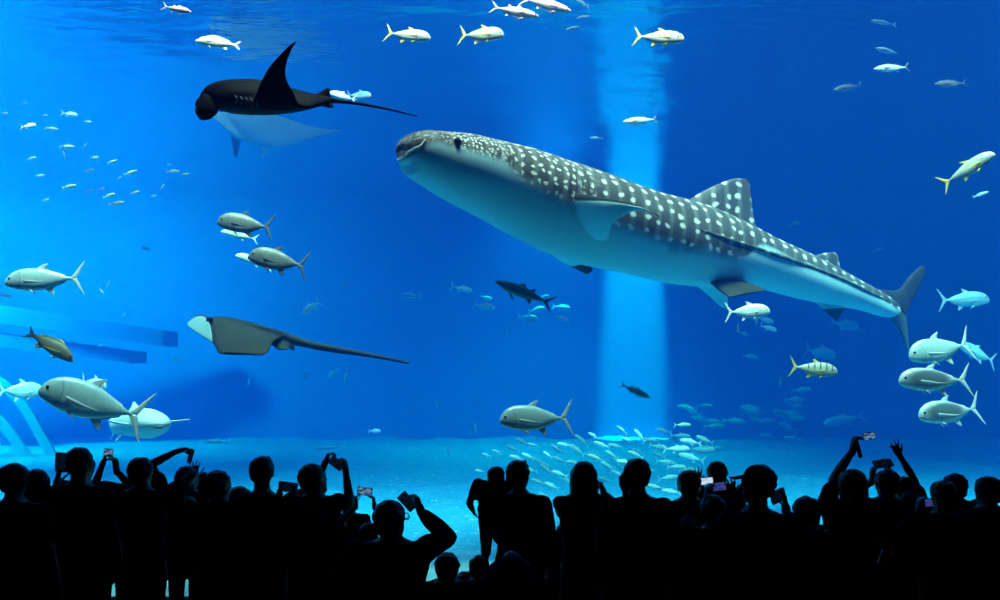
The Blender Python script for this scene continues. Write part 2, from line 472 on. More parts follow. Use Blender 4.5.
    fin('pelvic_fin', [((704, 276, 13.75), (738, 279, 13.9), .16), ((716, 288, 13.45), (756, 285, 13.6), .09), ((729, 297.5, 13.25), (767, 290, 13.4), .03)], Vector((0, 0, 1)), .8)
    fin('pelvic_fin', [((688, 280, 14.2), (726, 288, 14.3), .14), ((705, 292, 14.4), (728, 301, 14.45), .07), ((718, 304, 14.6), (727.5, 309.5, 14.6), .03)], Vector((0, 0, 1)), .3)
    f = MB()
    yt = y(900)
    foil(f, [(P(868, 287, yt - .2), P(907, 316, yt), .2), (P(896, 290.5, yt), P(910, 306, yt + .05), .12), (P(907, 279, yt + .08), P(917, 292, yt + .1), .08), (P(917, 269, yt + .15), P(924, 277, yt + .17), .05), (P(922, 265.5, yt + .2), P(926, 270, yt + .2), .02)], 22)
    foil(f, [(P(872, 306, yt - .2), P(906, 310, yt), .18), (P(892, 322, yt), P(907, 323, yt), .1), (P(902.5, 338, yt + .05), P(908.5, 339, yt + .05), .06), (P(908, 355, yt + .1), P(910, 359, yt + .1), .02)], 22)
    f.a = [(.2 + .05 * p.x, p.z, 1.0 if p.z > P(0, 312, yt).z else .62) for p in f.v]
    kids.append(f.build('tail_fin', finmat))
    e = MB(); e.ball(hit(457.5, 141.8), .055); kids.append(e.build('eye', black_skin))
    f = MB(); pts = [hit(x, yy, .012) for x, yy in ((425, 139.5), (421, 146), (415, 149), (408, 153), (403, 160))]
    tube(f, pts, [.006, .02, .022, .018, .006], 8, 20); kids.append(f.build('mouth', pale_line))
    for i, (x, yy, h) in enumerate(((570, 181, 11), (576, 184, 11), (582, 186, 10.5), (588, 187.5, 9.5), (594, 188, 8))):
        f = MB(); pts = [hit(x - 2 * q * q + 1, yy + q * h, .003) for q in (-1, -.5, 0, .5, 1)]
        tube(f, pts, [.003, .008, .010, .008, .003], 6, 14); kids.append(f.build('gill_slit', dark_line))
    # ridge along the flank down to the tail root
    f = MB(); pts = [hit(x, yy, -.004) for x, yy in ((690, 226), (725, 238), (760, 249.5), (800, 263), (835, 276), (865, 290), (893, 304))]
    tube(f, pts, [.004, .028, .032, .032, .03, .03, .006], 8, 40); f.a = [(p.x + 3.6, .4, 1.0) for p in f.v]
    kids.append(f.build('flank_ridge', mat))
    finish(body, kids)
    tag(body, 'huge grey whale shark with white spots and pale belly, swimming through the tank', 'shark')
whale_shark()

# --- manta in front: black, one wing raised
def manta_black():
    mat = skin_mat('manta_skin', (.011, .0075, .006), (.011, .0075, .006), .55, 3, .4)
    P0 = globals()['P']
    P = lambda x, y, Y: P0(x, y, 10.45 + (Y - 12.2) * .55)
    w = MB()
    foil(w, [(P(262, 88, 13.7), P(268, 90, 13.7), .02), (P(244, 92, 13.1), P(292, 99, 13.1), .16), (P(226, 92, 12.6), P(316, 100, 12.6), .30), (P(205, 97, 12.2), P(330, 101, 12.3), .40),
             (P(214, 101, 11.95), P(326, 103, 12.05), .34), (P(236, 104, 11.75), P(312, 107, 11.8), .24), (P(252, 101, 11.55), P(299, 104, 11.6), .15), (P(260, 84, 11.4), P(293.5, 93, 11.45), .09),
             (P(268, 69, 11.25), P(287, 81, 11.3), .06), (P(278, 57, 11.1), P(285.5, 69, 11.15), .04), (P(288, 47, 11), P(290, 53, 11), .025), (P(296, 41, 10.95), P(296.5, 41.6, 10.95), .01)], 70, 20, dorsal=Vector((0, 0, 1)))
    # rounded head blending into the back
    tube(w, [P(206, 106, 12.1), P(206, 100, 12.15), P(215, 95, 12.2), P(235, 93, 12.25), P(262, 95, 12.3), P(295, 99, 12.35), P(325, 101, 12.4), P(333, 100.5, 12.4)], [.043, .085, .135, .16, .17, .11, .06, .035], 16, 40)
    w.a = [(a[0], a[1], 1.0) for a in w.a]
    body = w.build('manta_ray', mat); kids = []
    for secs in ([(P(203, 96, 12.05), P(218, 104, 12.05), .16), (P(197, 105, 11.95), P(218, 112, 11.95), .13), (P(195, 112, 11.9), P(212, 118, 11.9), .09), (P(199, 118.5, 11.85), P(207, 120, 11.85), .04)],
                 [(P(204, 94, 12.45), P(218, 102, 12.45), .14), (P(197, 99, 12.6), P(214, 107, 12.6), .1), (P(195, 105, 12.7), P(205, 111, 12.7), .05)]):
        f = MB(); foil(f, secs, 14); kids.append(f.build('cephalic_fin', mat))
    f = MB(); foil(f, [(P(308, 98, 12.4), P(333, 102, 12.4), .1), (P(320, 92, 12.4), P(331, 97, 12.4), .05), (P(328, 87, 12.4), P(329.5, 90, 12.4), .02)], 12); kids.append(f.build('dorsal_fin', mat))
    f = MB(); foil(f, [(P(312, 102, 12.35), P(332, 103, 12.35), .1), (P(322, 105, 12.3), P(334, 106.5, 12.3), .05), (P(330, 107, 12.2), P(334, 107.5, 12.2), .02)], 12); kids.append(f.build('pelvic_fin', mat))
    f = MB(); tube(f, [P(328, 100, 12.4), P(350, 102.5, 12.45), P(375, 106.5, 12.6), P(400, 112, 12.8), P(418, 116.5, 13)], [.038, .022, .017, .012, .007], 8, 36); kids.append(f.build('tail', mat))
    gm = principled('pale_gill_membrane', (.10, .11, .12), .5)
    for k in range(5):
        x = 236 + k * 5.2
        f = MB(); tube(f, [P(x - 1.4, 95.0 + k * .9, 11.62 - k * .03), P(x + .9, 99 + k, 11.60 - k * .03), P(x - .6, 104 + k * .8, 11.63 - k * .03)], [.006, .016, .006], 6, 10); kids.append(f.build('gill_slit', gm))
    e = MB(); e.ball(P(212, 92, 12.0), .03); kids.append(e.build('eye', black_skin))
    finish(body, kids)
    tag(body, 'black manta ray with one wing raised, high in the tank ahead of the whale shark', 'ray')
manta_black()

def manta_pale():
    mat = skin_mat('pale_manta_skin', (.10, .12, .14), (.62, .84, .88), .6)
    Y = 21.5
    w = MB()
    foil(w, [(P(340, 130, Y + 1), P(341, 131, Y + 1), .02), (P(312, 127, Y + .7), P(325, 134.5, Y + .7), .08), (P(280, 117, Y + .4), P(308, 140, Y + .4), .2), (P(255, 111, Y + .2), P(292, 145, Y + .2), .34), (P(232, 112, Y), P(272, 148, Y), .42),
             (P(220, 113, Y - .1), P(248, 143, Y - .1), .34), (P(212, 113, Y - .3), P(232, 133, Y - .3), .16), (P(208, 113, Y - .5), P(212, 117, Y - .5), .03)], 50, 18, dorsal=Vector((0, 0, 1)))
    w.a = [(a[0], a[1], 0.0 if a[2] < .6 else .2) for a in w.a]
    body = w.build('manta_ray', mat); kids = []
    dm = skin_mat('dusky_fin_skin', (.03, .04, .06), (.1, .1, .1))
    f = MB(); foil(f, [(P(231, 136, Y), P(241, 141, Y), .15), (P(233, 148, Y), P(239, 150, Y), .1), (P(234, 156, Y), P(237.5, 157.5, Y), .04)], 12); kids.append(f.build('cephalic_fin', dm))
    f = MB(); foil(f, [(P(258, 143, Y), P(270, 146, Y), .12), (P(262, 152, Y), P(267, 153, Y), .08), (P(261, 158, Y), P(263, 159, Y), .03)], 12); kids.append(f.build('cephalic_fin', mat))
    finish(body, kids)
    tag(body, 'pale hazy manta ray gliding behind and below the black manta', 'ray')
manta_pale()

def stingray():
    mat = skin_mat('stingray_skin', (.034, .040, .035), (.22, .40, .46), .55, 2.5, .3)
    w = MB(); Y = 12.6
    foil(w, [(P(225, 352, Y - .75), P(262, 355.5, Y - .75), .03), (P(219, 353, Y - .7), P(268, 352, Y - .7), .06), (P(214, 344, Y - .5), P(273, 342, Y - .45), .12), (P(210, 334, Y - .25), P(280, 338, Y - .15), .22), (P(207.5, 325, Y), P(284, 336.5, Y + .1), .28),
             (P(208, 320, Y + .3), P(284, 334, Y + .35), .22), (P(210, 318.5, Y + .6), P(270, 329.5, Y + .6), .12), (P(216, 318.2, Y + .9), P(240, 322, Y + .9), .04)], 44, 20, dorsal=Vector((0, -.5, 1)))
    w.a = [(a[0], a[1], 1.0) for a in w.a]
    tube(w, [P(248, 330, Y), P(270, 333.5, Y + .1), P(284, 337.5, Y + .2), P(298, 341.5, Y + .25), P(315, 346, Y + .3)], [.04, .08, .085, .07, .045], 14, 30)
    w.a = [(a[0], a[1], 1.0) for a in w.a]
    body = w.build('stingray', mat)
    kids = []
    f = MB()   # front edge of the far wing curled up, pale side towards the window
    foil(f, [(P(208.5, 317.5, Y - .05), P(214, 344, Y - .45), .05), (P(203, 314.5, Y + .05), P(204, 337.5, Y - .3), .05), (P(196, 316, Y + .1), P(195, 331.5, Y - .15), .04), (P(187.5, 322.5, Y + .1), P(188.5, 326.5, Y), .02)], 20, 14)
    f.a = [(a[0], a[1], 1.0 if a[1] < .06 else 0.0) for a in f.a]
    kids.append(f.build('curled_wing', mat))
    for secs in ([(P(262, 333, Y), P(290, 343, Y + .1), .1), (P(269, 342, Y - .15), P(291.5, 345, Y), .07), (P(277, 349, Y - .25), P(287, 349.5, Y - .2), .02)],
                 [(P(275, 336, Y + .3), P(292, 343, Y + .3), .08), (P(285, 345, Y + .3), P(295, 348, Y + .3), .05), (P(291, 350, Y + .3), P(294, 351, Y + .3), .02)]):
        f = MB(); foil(f, secs, 12); f.a = [(0, 0, 1.0 if len(kids) < 2 else 0.0)] * len(f.v); kids.append(f.build('pelvic_fin', mat))
    f = MB(); tube(f, [P(292, 339, Y + .25), P(310, 344.5, Y + .3), P(330, 348.5, Y + .35), P(360, 353.5, Y + .5), P(385, 358, Y + .6), P(409, 363, Y + .7)], [.06, .062, .058, .042, .03, .018], 10, 40)
    kids.append(f.build('tail', skin_mat('stingray_tail_skin', (.03, .034, .038), (.03, .034, .038))))
    e = MB(); e.ball(P(209.5, 320, Y - .1), .05); kids.append(e.build('eye', black_skin))
    finish(body, kids)
    tag(body, 'grey stingray with a curled pale wing edge and a long straight whip tail', 'ray')
stingray()

def guitarfish():
    """pale ray-like shark seen from in front, broad snout towards the window"""
    mat = skin_mat('guitarfish_skin', (.62, .68, .62), (.42, .55, .60), .5, 4, .12)
    Y = 13.2
    w = MB()
    # body from the blunt snout back to the tail, axis mostly into the tank
    rows = catmull([(160, 424.5, Y - .55, .05, .02), (159.5, 424.5, Y - .5, .17, .07), (157, 424.3, Y - .35, .30, .13), (152, 424, Y, .40, .20), (146, 423.5, Y + .4, .42, .24), (138, 423, Y + .9, .36, .23), (128, 424, Y + 1.4, .27, .2), (118, 425.5, Y + 1.9, .18, .16), (113, 424, Y + 2.3, .10, .12), (112, 420, Y + 2.7, .05, .08)], 44)
    rings, ats = [], []
    for r in rows:
        c = P(r[0], r[1], r[2]); s = Vector((1, .25, 0)).normalized(); u = Vector((0, 0, 1))
        rings.append([c + s * math.cos(2*PI*j/28) * r[3] * .66 + u * math.sin(2*PI*j/28) * r[4] for j in range(28)])
        ats.append([(0, 0, 1.0 if math.sin(2*PI*j/28) > -.1 else 0.0) for j in range(28)])
    w.rings(rings, ats)
    body = w.build('guitarfish', mat); kids = []
    def fin(name, secs, d=Vector((0, 0, 1))):
        f = MB(); foil(f, [(P(*a), P(*b), t) for a, b, t in secs], 16, 12, dorsal=d); kids.append(f.build(name, mat))
    fin('pectoral_fin', [((160, 422, Y), (152, 426, Y + .7), .14), ((168, 421.6, Y + .1), (164, 423.4, Y + .6), .05), ((178, 420.6, Y + .1), (176, 421.8, Y + .4), .03), ((190, 419.2, Y + .1), (189, 420, Y + .2), .02)])
    fin('pectoral_fin', [((142, 423, Y + .1), (132, 425, Y + .9), .14), ((131, 424.5, Y + .2), (123, 426, Y + .9), .07), ((108, 420.5, Y + .3), (109, 421.5, Y + .6), .02)])
    fin('dorsal_fin', [((128, 413, Y + 1.3), (143, 410.5, Y + 1.0), .08), ((131, 408, Y + 1.3), (139, 406.5, Y + 1.2), .05), ((133, 402.5, Y + 1.4), (135, 402, Y + 1.4), .02)], None)
    fin('second_dorsal_fin', [((116, 415, Y + 2.2), (124, 413, Y + 1.9), .07), ((119, 409, Y + 2.2), (123, 407, Y + 2.1), .04), ((122, 405, Y + 2.2), (123, 404.8, Y + 2.2), .02)], None)
    fin('pelvic_fin', [((132, 428, Y + 1.1), (122, 429, Y + 1.6), .08), ((131, 431, Y + 1.1), (120, 433, Y + 1.6), .05), ((124, 434, Y + 1.2), (117, 438, Y + 1.6), .03), ((115, 442, Y + 1.5), (114, 443, Y + 1.6), .015)])
    fin('tail_fin', [((113, 430, Y + 2.4), (118, 424, Y + 2.4), .06), ((112, 436, Y + 2.6), (115, 432, Y + 2.6), .03), ((110, 440, Y + 2.7), (111, 439, Y + 2.7), .015)], None)
    tree = BVHTree.FromPolygons([v.co[:] for v in body.data.vertices], [p.vertices[:] for p in body.data.polygons])
    dr = (P(158.5, 427, Y) - Vector((0, 0, CH))).normalized(); q = tree.ray_cast(Vector((0, 0, CH)), dr)[0]
    f = MB(); f.ball(q if q is not None else P(158.5, 427, Y - .5), (.085, .03, .03)); kids.append(f.build('mouth', principled('grey_mouth', (.10, .17, .2), .6)))
    finish(body, kids)
    tag(body, 'white guitarfish head-on with thin fins spread, above the man with outstretched arm', 'guitarfish')
guitarfish()

# --- bony fish
def fish_mat(name, back, side, belly, metal=.25, rough=.35, bars=None, scale=26, fine=.25, patch=False):
    m, nt, out = new_mat(name); g = G(nt)
    b = g.n('ShaderNodeBsdfPrincipled'); b.inputs['Roughness'].default_value = rough; b.inputs['Metallic'].default_value = metal
    tc = g.n('ShaderNodeTexCoord'); sep = g.n('ShaderNodeSeparateXYZ'); g.l(tc.outputs['Object'], sep.inputs[0])
    z = g.math('MULTIPLY_ADD', sep.outputs[2], 3.2, .5)
    c = g.ramp(z, [(.12, belly), (.45, side), (.72, side), (.98, back)])
    vo = g.n('ShaderNodeTexNoise'); vo.inputs['Scale'].default_value = scale; vo.inputs['Detail'].default_value = 2; g.l(tc.outputs['Object'], vo.inputs['Vector'])
    mpn = g.n('ShaderNodeMapping'); mpn.inputs['Scale'].default_value = (1, 1, .35); g.l(tc.outputs['Object'], mpn.inputs[0]); g.l(mpn.outputs[0], vo.inputs['Vector'])
    f = g.smooth(vo.outputs['Fac'], .40, .68)
    c = g.mix(g.math('MULTIPLY', f, fine), c, tuple(x * .45 for x in side))
    if patch:
        px_ = g.math('MULTIPLY', g.math('ADD', sep.outputs[0], -.12), 3.0); pz_ = g.math('MULTIPLY', g.math('ADD', sep.outputs[2], -.02), 8.5)
        rr = g.math('ADD', g.math('MULTIPLY', px_, px_), g.math('MULTIPLY', pz_, pz_))
        c = g.mix(g.math('MULTIPLY', g.smooth(g.math('MULTIPLY_ADD', vo.outputs['Fac'], .6, rr), 1.5, .7), .88), c, (.07, .12, .15))
    # edge of the gill cover and the mouth
    gx = g.math('ADD', sep.outputs[0], -.40); gz = g.math('MULTIPLY', g.math('ADD', sep.outputs[2], -.01), .80)
    gd = g.math('ABSOLUTE', g.math('SUBTRACT', g.math('SQRT', g.math('ADD', g.math('MULTIPLY', gx, gx), g.math('MULTIPLY', gz, gz))), .115))
    gl_ = g.math('MULTIPLY', g.smooth(gd, .012, .003), g.smooth(sep.outputs[0], .37, .33))
    mz = g.math('ABSOLUTE', g.math('ADD', g.math('MULTIPLY_ADD', sep.outputs[0], .35, -.13), g.math('ADD', g.math('MULTIPLY', sep.outputs[2], -1), -.0)))
    ml_ = g.math('MULTIPLY', g.smooth(g.math('ABSOLUTE', g.math('ADD', sep.outputs[2], .022)), .007, .002), g.smooth(sep.outputs[0], .43, .45))
    c = g.mix(g.math('MULTIPLY', g.math('MAXIMUM', gl_, ml_), .4), c, tuple(x * .18 for x in side))
    if bars:
        sx = g.math('SINE', g.math('MULTIPLY_ADD', sep.outputs[0], bars, 1.0))
        k = g.math('MULTIPLY', g.smooth(sx, .45, .8), g.smooth(sep.outputs[2], -.05, .03))
        k = g.math('MULTIPLY', k, g.smooth(sep.outputs[0], -.25, -.18))
        c = g.mix(g.math('MULTIPLY', k, .9), c, (.05, .05, .05))
    g.l(c, b.inputs['Base Color']); g.l(b.outputs[0], out.inputs[0])
    return m

TREV = [(.5, -.005, -.02, .006), (.485, .035, -.045, .024), (.46, .075, -.062, .036), (.42, .112, -.08, .047), (.34, .150, -.105, .060), (.22, .168, -.128, .066), (.06, .155, -.135, .062), (-.1, .108, -.100, .048), (-.22, .054, -.052, .028), (-.30, .022, -.022, .014), (-.36, .016, -.016, .007)]
SLIM = [(.5, 0, -.008, .004), (.475, .022, -.022, .02), (.42, .05, -.045, .034), (.32, .083, -.075, .052), (.18, .103, -.098, .062), (.02, .098, -.096, .058), (-.14, .068, -.068, .042), (-.26, .034, -.034, .022), (-.33, .014, -.014, .012), (-.38, .011, -.011, .006)]
SNAP = [(.5, -.03, -.045, .006), (.47, .005, -.065, .026), (.41, .062, -.085, .043), (.31, .118, -.105, .058), (.18, .138, -.118, .064), (.02, .122, -.115, .058), (-.14, .083, -.082, .042), (-.27, .045, -.045, .024), (-.34, .034, -.034, .013), (-.39, .034, -.034, .006)]

def fish_parts(kind, simple=False):
    """meshes of one fish of length 1, head along +x: {'body': MB, 'tail_fin': MB, ...}"""
    prof = {'trevally': TREV, 'slim': SLIM, 'snapper': SNAP}[kind]
    ns, nr = (14, 10) if simple else (34, 20)
    rows = catmull(prof, ns)
    body = MB(); rings, at = [], []
    for x, t, b, w_ in rows:
        c, h = (t + b) / 2, (t - b) / 2
        rings.append([Vector((x, w_ * math.cos(2*PI*j/nr), c + h * math.sin(2*PI*j/nr))) for j in range(nr)])
        at.append([(x, j / nr, math.sin(2*PI*j/nr)) for j in range(nr)])
    body.rings(rings, at)
    V = lambda x, z, y=0: Vector((x, y, z))
    k = (5, 6) if simple else (12, 8)
    tl = MB()
    if kind == 'snapper':
        for s in (1, -1):
            foil(tl, [(V(-.35, .03 * s), V(-.43, 0), .014), (V(-.41, .065 * s), V(-.455, .04 * s), .010), (V(-.47, .105 * s), V(-.49, .095 * s), .005), (V(-.5, .125 * s), V(-.503, .122 * s), .002)], *k)
    else:
        hgt = .225 if kind == 'trevally' else .145
        for s in (1, -1):
            foil(tl, [(V(-.32, .014 * s), V(-.395, -.002 * s), .014), (V(-.385, hgt * .38 * s), V(-.425, hgt * .26 * s), .010), (V(-.445, hgt * .75 * s), V(-.465, hgt * .66 * s), .006), (V(-.495, hgt * s), V(-.5, hgt * .97 * s), .002)], *k)
    d = MB(); an = MB(); pc = []
    if kind == 'trevally':
        foil(d, [(V(.12, .150), V(-.02, .118), .012), (V(.075, .185), V(-.0, .150), .008), (V(.01, .212), V(-.02, .19), .004), (V(-.035, .222), V(-.04, .218), .002)], *k)
        foil(d, [(V(-.0, .125), V(-.24, .040), .008), (V(-.0, .145), V(-.245, .055), .003)], 4, 6)
        foil(an, [(V(-.0, -.120), V(-.11, -.088), .012), (V(-.05, -.165), V(-.11, -.13), .007), (V(-.11, -.20), V(-.125, -.19), .002)], *k)
        foil(an, [(V(-.09, -.09), V(-.25, -.034), .008), (V(-.09, -.115), V(-.255, -.05), .003)], 4, 6)
    elif kind == 'slim':
        foil(d, [(V(.14, .095), V(.0, .09), .01), (V(.10, .13), V(.01, .115), .006), (V(.05, .15), V(.03, .145), .002)], *k)
        foil(d, [(V(-.06, .08), V(-.15, .06), .01), (V(-.1, .115), V(-.15, .1), .005), (V(-.15, .14), V(-.16, .135), .002)], *k)
        foil(an, [(V(-.06, -.08), V(-.15, -.06), .01), (V(-.1, -.115), V(-.15, -.1), .005), (V(-.15, -.14), V(-.16, -.135), .002)], *k)
    else:
        foil(d, [(V(.22, .128), V(-.24, .045), .012), (V(.18, .165), V(-.25, .075), .006), (V(.12, .182), V(-.24, .095), .002)], *k)
        foil(an, [(V(-.08, -.095), V(-.2, -.06), .012), (V(-.13, -.135), V(-.22, -.1), .006), (V(-.19, -.155), V(-.22, -.145), .002)], *k)
    for s in (1, -1):
        f = MB(); yw = .058 if kind != 'slim' else .05
        foil(f, [(V(.25, -.0, yw * s), V(.23, -.045, yw * s), .012), (V(.17, -.018, (yw + .035) * s), V(.14, -.062, (yw + .03) * s), .010), (V(.06, -.04, (yw + .045) * s), V(.04, -.062, (yw + .045) * s), .006), (V(-.06, -.055, (yw + .05) * s), V(-.065, -.06, (yw + .05) * s), .002)], *k)
        pc.append(f)
    pv = []
    for s in (1, -1):
        f = MB(); foil(f, [(V(.22, -.10, .02 * s), V(.16, -.11, .02 * s), .01), (V(.17, -.145, .035 * s), V(.14, -.145, .035 * s), .006), (V(.12, -.175, .04 * s), V(.115, -.17, .04 * s), .002)], *k); pv.append(f)
    ey = []
    ez = {'trevally': .030, 'slim': .012, 'snapper': .025}[kind]
    for s in (1, -1):
        f = MB(); f.ball((.425, (.040 if kind != 'slim' else .029) * s, ez), .0165, 10, 6); ey.append(f)
    return body, tl, d, an, pc, pv, ey

def merged(mbs):
    o = MB()
    for x in mbs: o.add(x.v, x.f, x.a)
    return o

FISH = {}
def fish_proto(key, kind, bm_, fm, simple=False):
    """one mesh per part, made once and shared by all the copies"""
    body, tl, d, an, pc, pv, ey = fish_parts(kind, simple)
    def me(n, mb, mat):
        x = mesh_from(n, mb.v, mb.f); x.materials.append(mat); return x
    if simple:
        FISH[key] = [('fish', me('fish_body', merged([body, tl, d, an]), bm_))]
    else:
        FISH[key] = [('fish', me('fish_body', body, bm_)), ('tail_fin', me('tail_fin', tl, fm)), ('dorsal_fin', me('dorsal_fin', d, fm)), ('anal_fin', me('anal_fin', an, fm))]
        FISH[key] += [('pectoral_fin', me('pectoral_fin', x, fm)) for x in pc] + [('pelvic_fin', me('pelvic_fin', x, fm)) for x in pv] + [('eye', me('eye', x, black_skin)) for x in ey]

silver = fish_mat('silver_fish_skin', (.58, .80, .79), (.62, .84, .84), (.50, .74, .78), .08, .3, fine=.2)
pale = fish_mat('pale_fish_skin', (.72, .76, .66), (.80, .84, .78), (.76, .8, .78), .1, .4, fine=.15)
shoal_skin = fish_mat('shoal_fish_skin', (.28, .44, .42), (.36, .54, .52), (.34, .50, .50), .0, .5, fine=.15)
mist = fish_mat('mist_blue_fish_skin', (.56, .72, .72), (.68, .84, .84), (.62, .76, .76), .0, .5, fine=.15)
steel = fish_mat('steel_grey_fish_skin', (.13, .14, .12), (.17, .185, .16), (.30, .36, .34), .1, .4, fine=.35)
cloudy = fish_mat('dark_sided_silver_skin', (.74, .80, .76), (.80, .86, .84), (.66, .76, .78), .08, .35, fine=.3, patch=True)
striped = fish_mat('barred_fish_skin', (.58, .56, .34), (.62, .63, .52), (.56, .55, .32), .05, .45, bars=52.0, fine=.1)
golden = fish_mat('golden_silver_skin', (.48, .50, .30), (.56, .60, .52), (.62, .66, .58), .15, .35, fine=.2)
pinkish = fish_mat('pinkish_fish_skin', (.46, .28, .24), (.62, .42, .36), (.66, .54, .48), .15, .4, fine=.15)
brown = fish_mat('brown_snapper_skin', (.16, .13, .06), (.24, .20, .12), (.22, .20, .16), .05, .5, fine=.45, scale=40)
ivory = fish_mat('ivory_fish_skin', (.80, .74, .40), (.86, .82, .56), (.8, .77, .52), .05, .5, fine=.1)
green = fish_mat('greenish_fish_skin', (.16, .28, .14), (.24, .36, .22), (.34, .42, .30), .1, .5, fine=.2)
f_silver = principled('silver_fin', (.74, .84, .82), .5, nscale=8)
f_dark = principled('dark_fin', (.06, .07, .075), .5, nscale=8)
f_pale = principled('pale_fin', (.72, .76, .70), .5, nscale=8)
f_yellow = principled('yellow_fin', (.72, .58, .01), .5, nscale=8, namt=.12)
f_gold = principled('dusky_yellow_fin', (.42, .40, .07), .5, nscale=8)
f_pink = principled('pinkish_fin', (.58, .38, .34), .5, nscale=8)
for key, kind, bm_, fm in (('silver', 'trevally', silver, f_silver), ('pale', 'trevally', pale, f_pale), ('yellowtail', 'trevally', golden, f_yellow), ('striped', 'trevally', striped, f_yellow), ('cloudy', 'trevally', cloudy, f_silver),
                           ('darktrev', 'trevally', steel, f_dark), ('dark', 'slim', steel, f_dark), ('mack', 'slim', silver, f_dark), ('pink', 'slim', pinkish, f_pink), ('brown', 'snapper', brown, f_gold), ('ivory', 'snapper', ivory, f_pale)):
    fish_proto(key, kind, bm_, fm)
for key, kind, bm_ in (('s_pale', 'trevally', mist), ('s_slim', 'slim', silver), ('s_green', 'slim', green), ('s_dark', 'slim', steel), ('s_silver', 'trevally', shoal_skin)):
    fish_proto(key, kind, bm_, None, True)

def fish(key, head, tail, Y, yaw, label, group=None, cat='fish', deep=1.0, roll=0.0):
    """head and tail: where the photograph shows them; Y how far away; yaw turns the head to (+) or from (-) the window"""
    Y = min(Y, 6.85 * F / max(1, HY - min(head[1], tail[1]) + 2))      # stay under the surface
    a, b = P(*head, Y), P(*tail, Y)
    d = a - b; L = d.length / max(.25, math.cos(math.radians(yaw)))
    ang = math.radians(yaw); roll = roll or (13 if head[0] < tail[0] else -13)
    d = d.normalized(); fwd = (d * math.cos(ang) + Vector((0, -1, 0)) * math.sin(ang)).normalized()
    up = Vector((0, 0, 1)); sd = up.cross(fwd).normalized(); up = fwd.cross(sd)
    R = Matrix((fwd, sd, up)).transposed() @ Matrix.Rotation(math.radians(roll), 3, 'X')
    if key in ('silver', 'pale', 'yellowtail', 'striped', 'cloudy', 'darktrev'): deep *= 1.16
    root = None
    for nm, me in FISH[key]:
        o = bpy.data.objects.new(nm, me); COL.objects.link(o)
        if root is None:
            root = o; o.matrix_world = Matrix.Translation((a + b) / 2) @ R.to_4x4() @ Matrix.Diagonal((L, L, L * deep, 1))
        else:
            o.parent = root
    tag(root, label, cat, group)
    return root
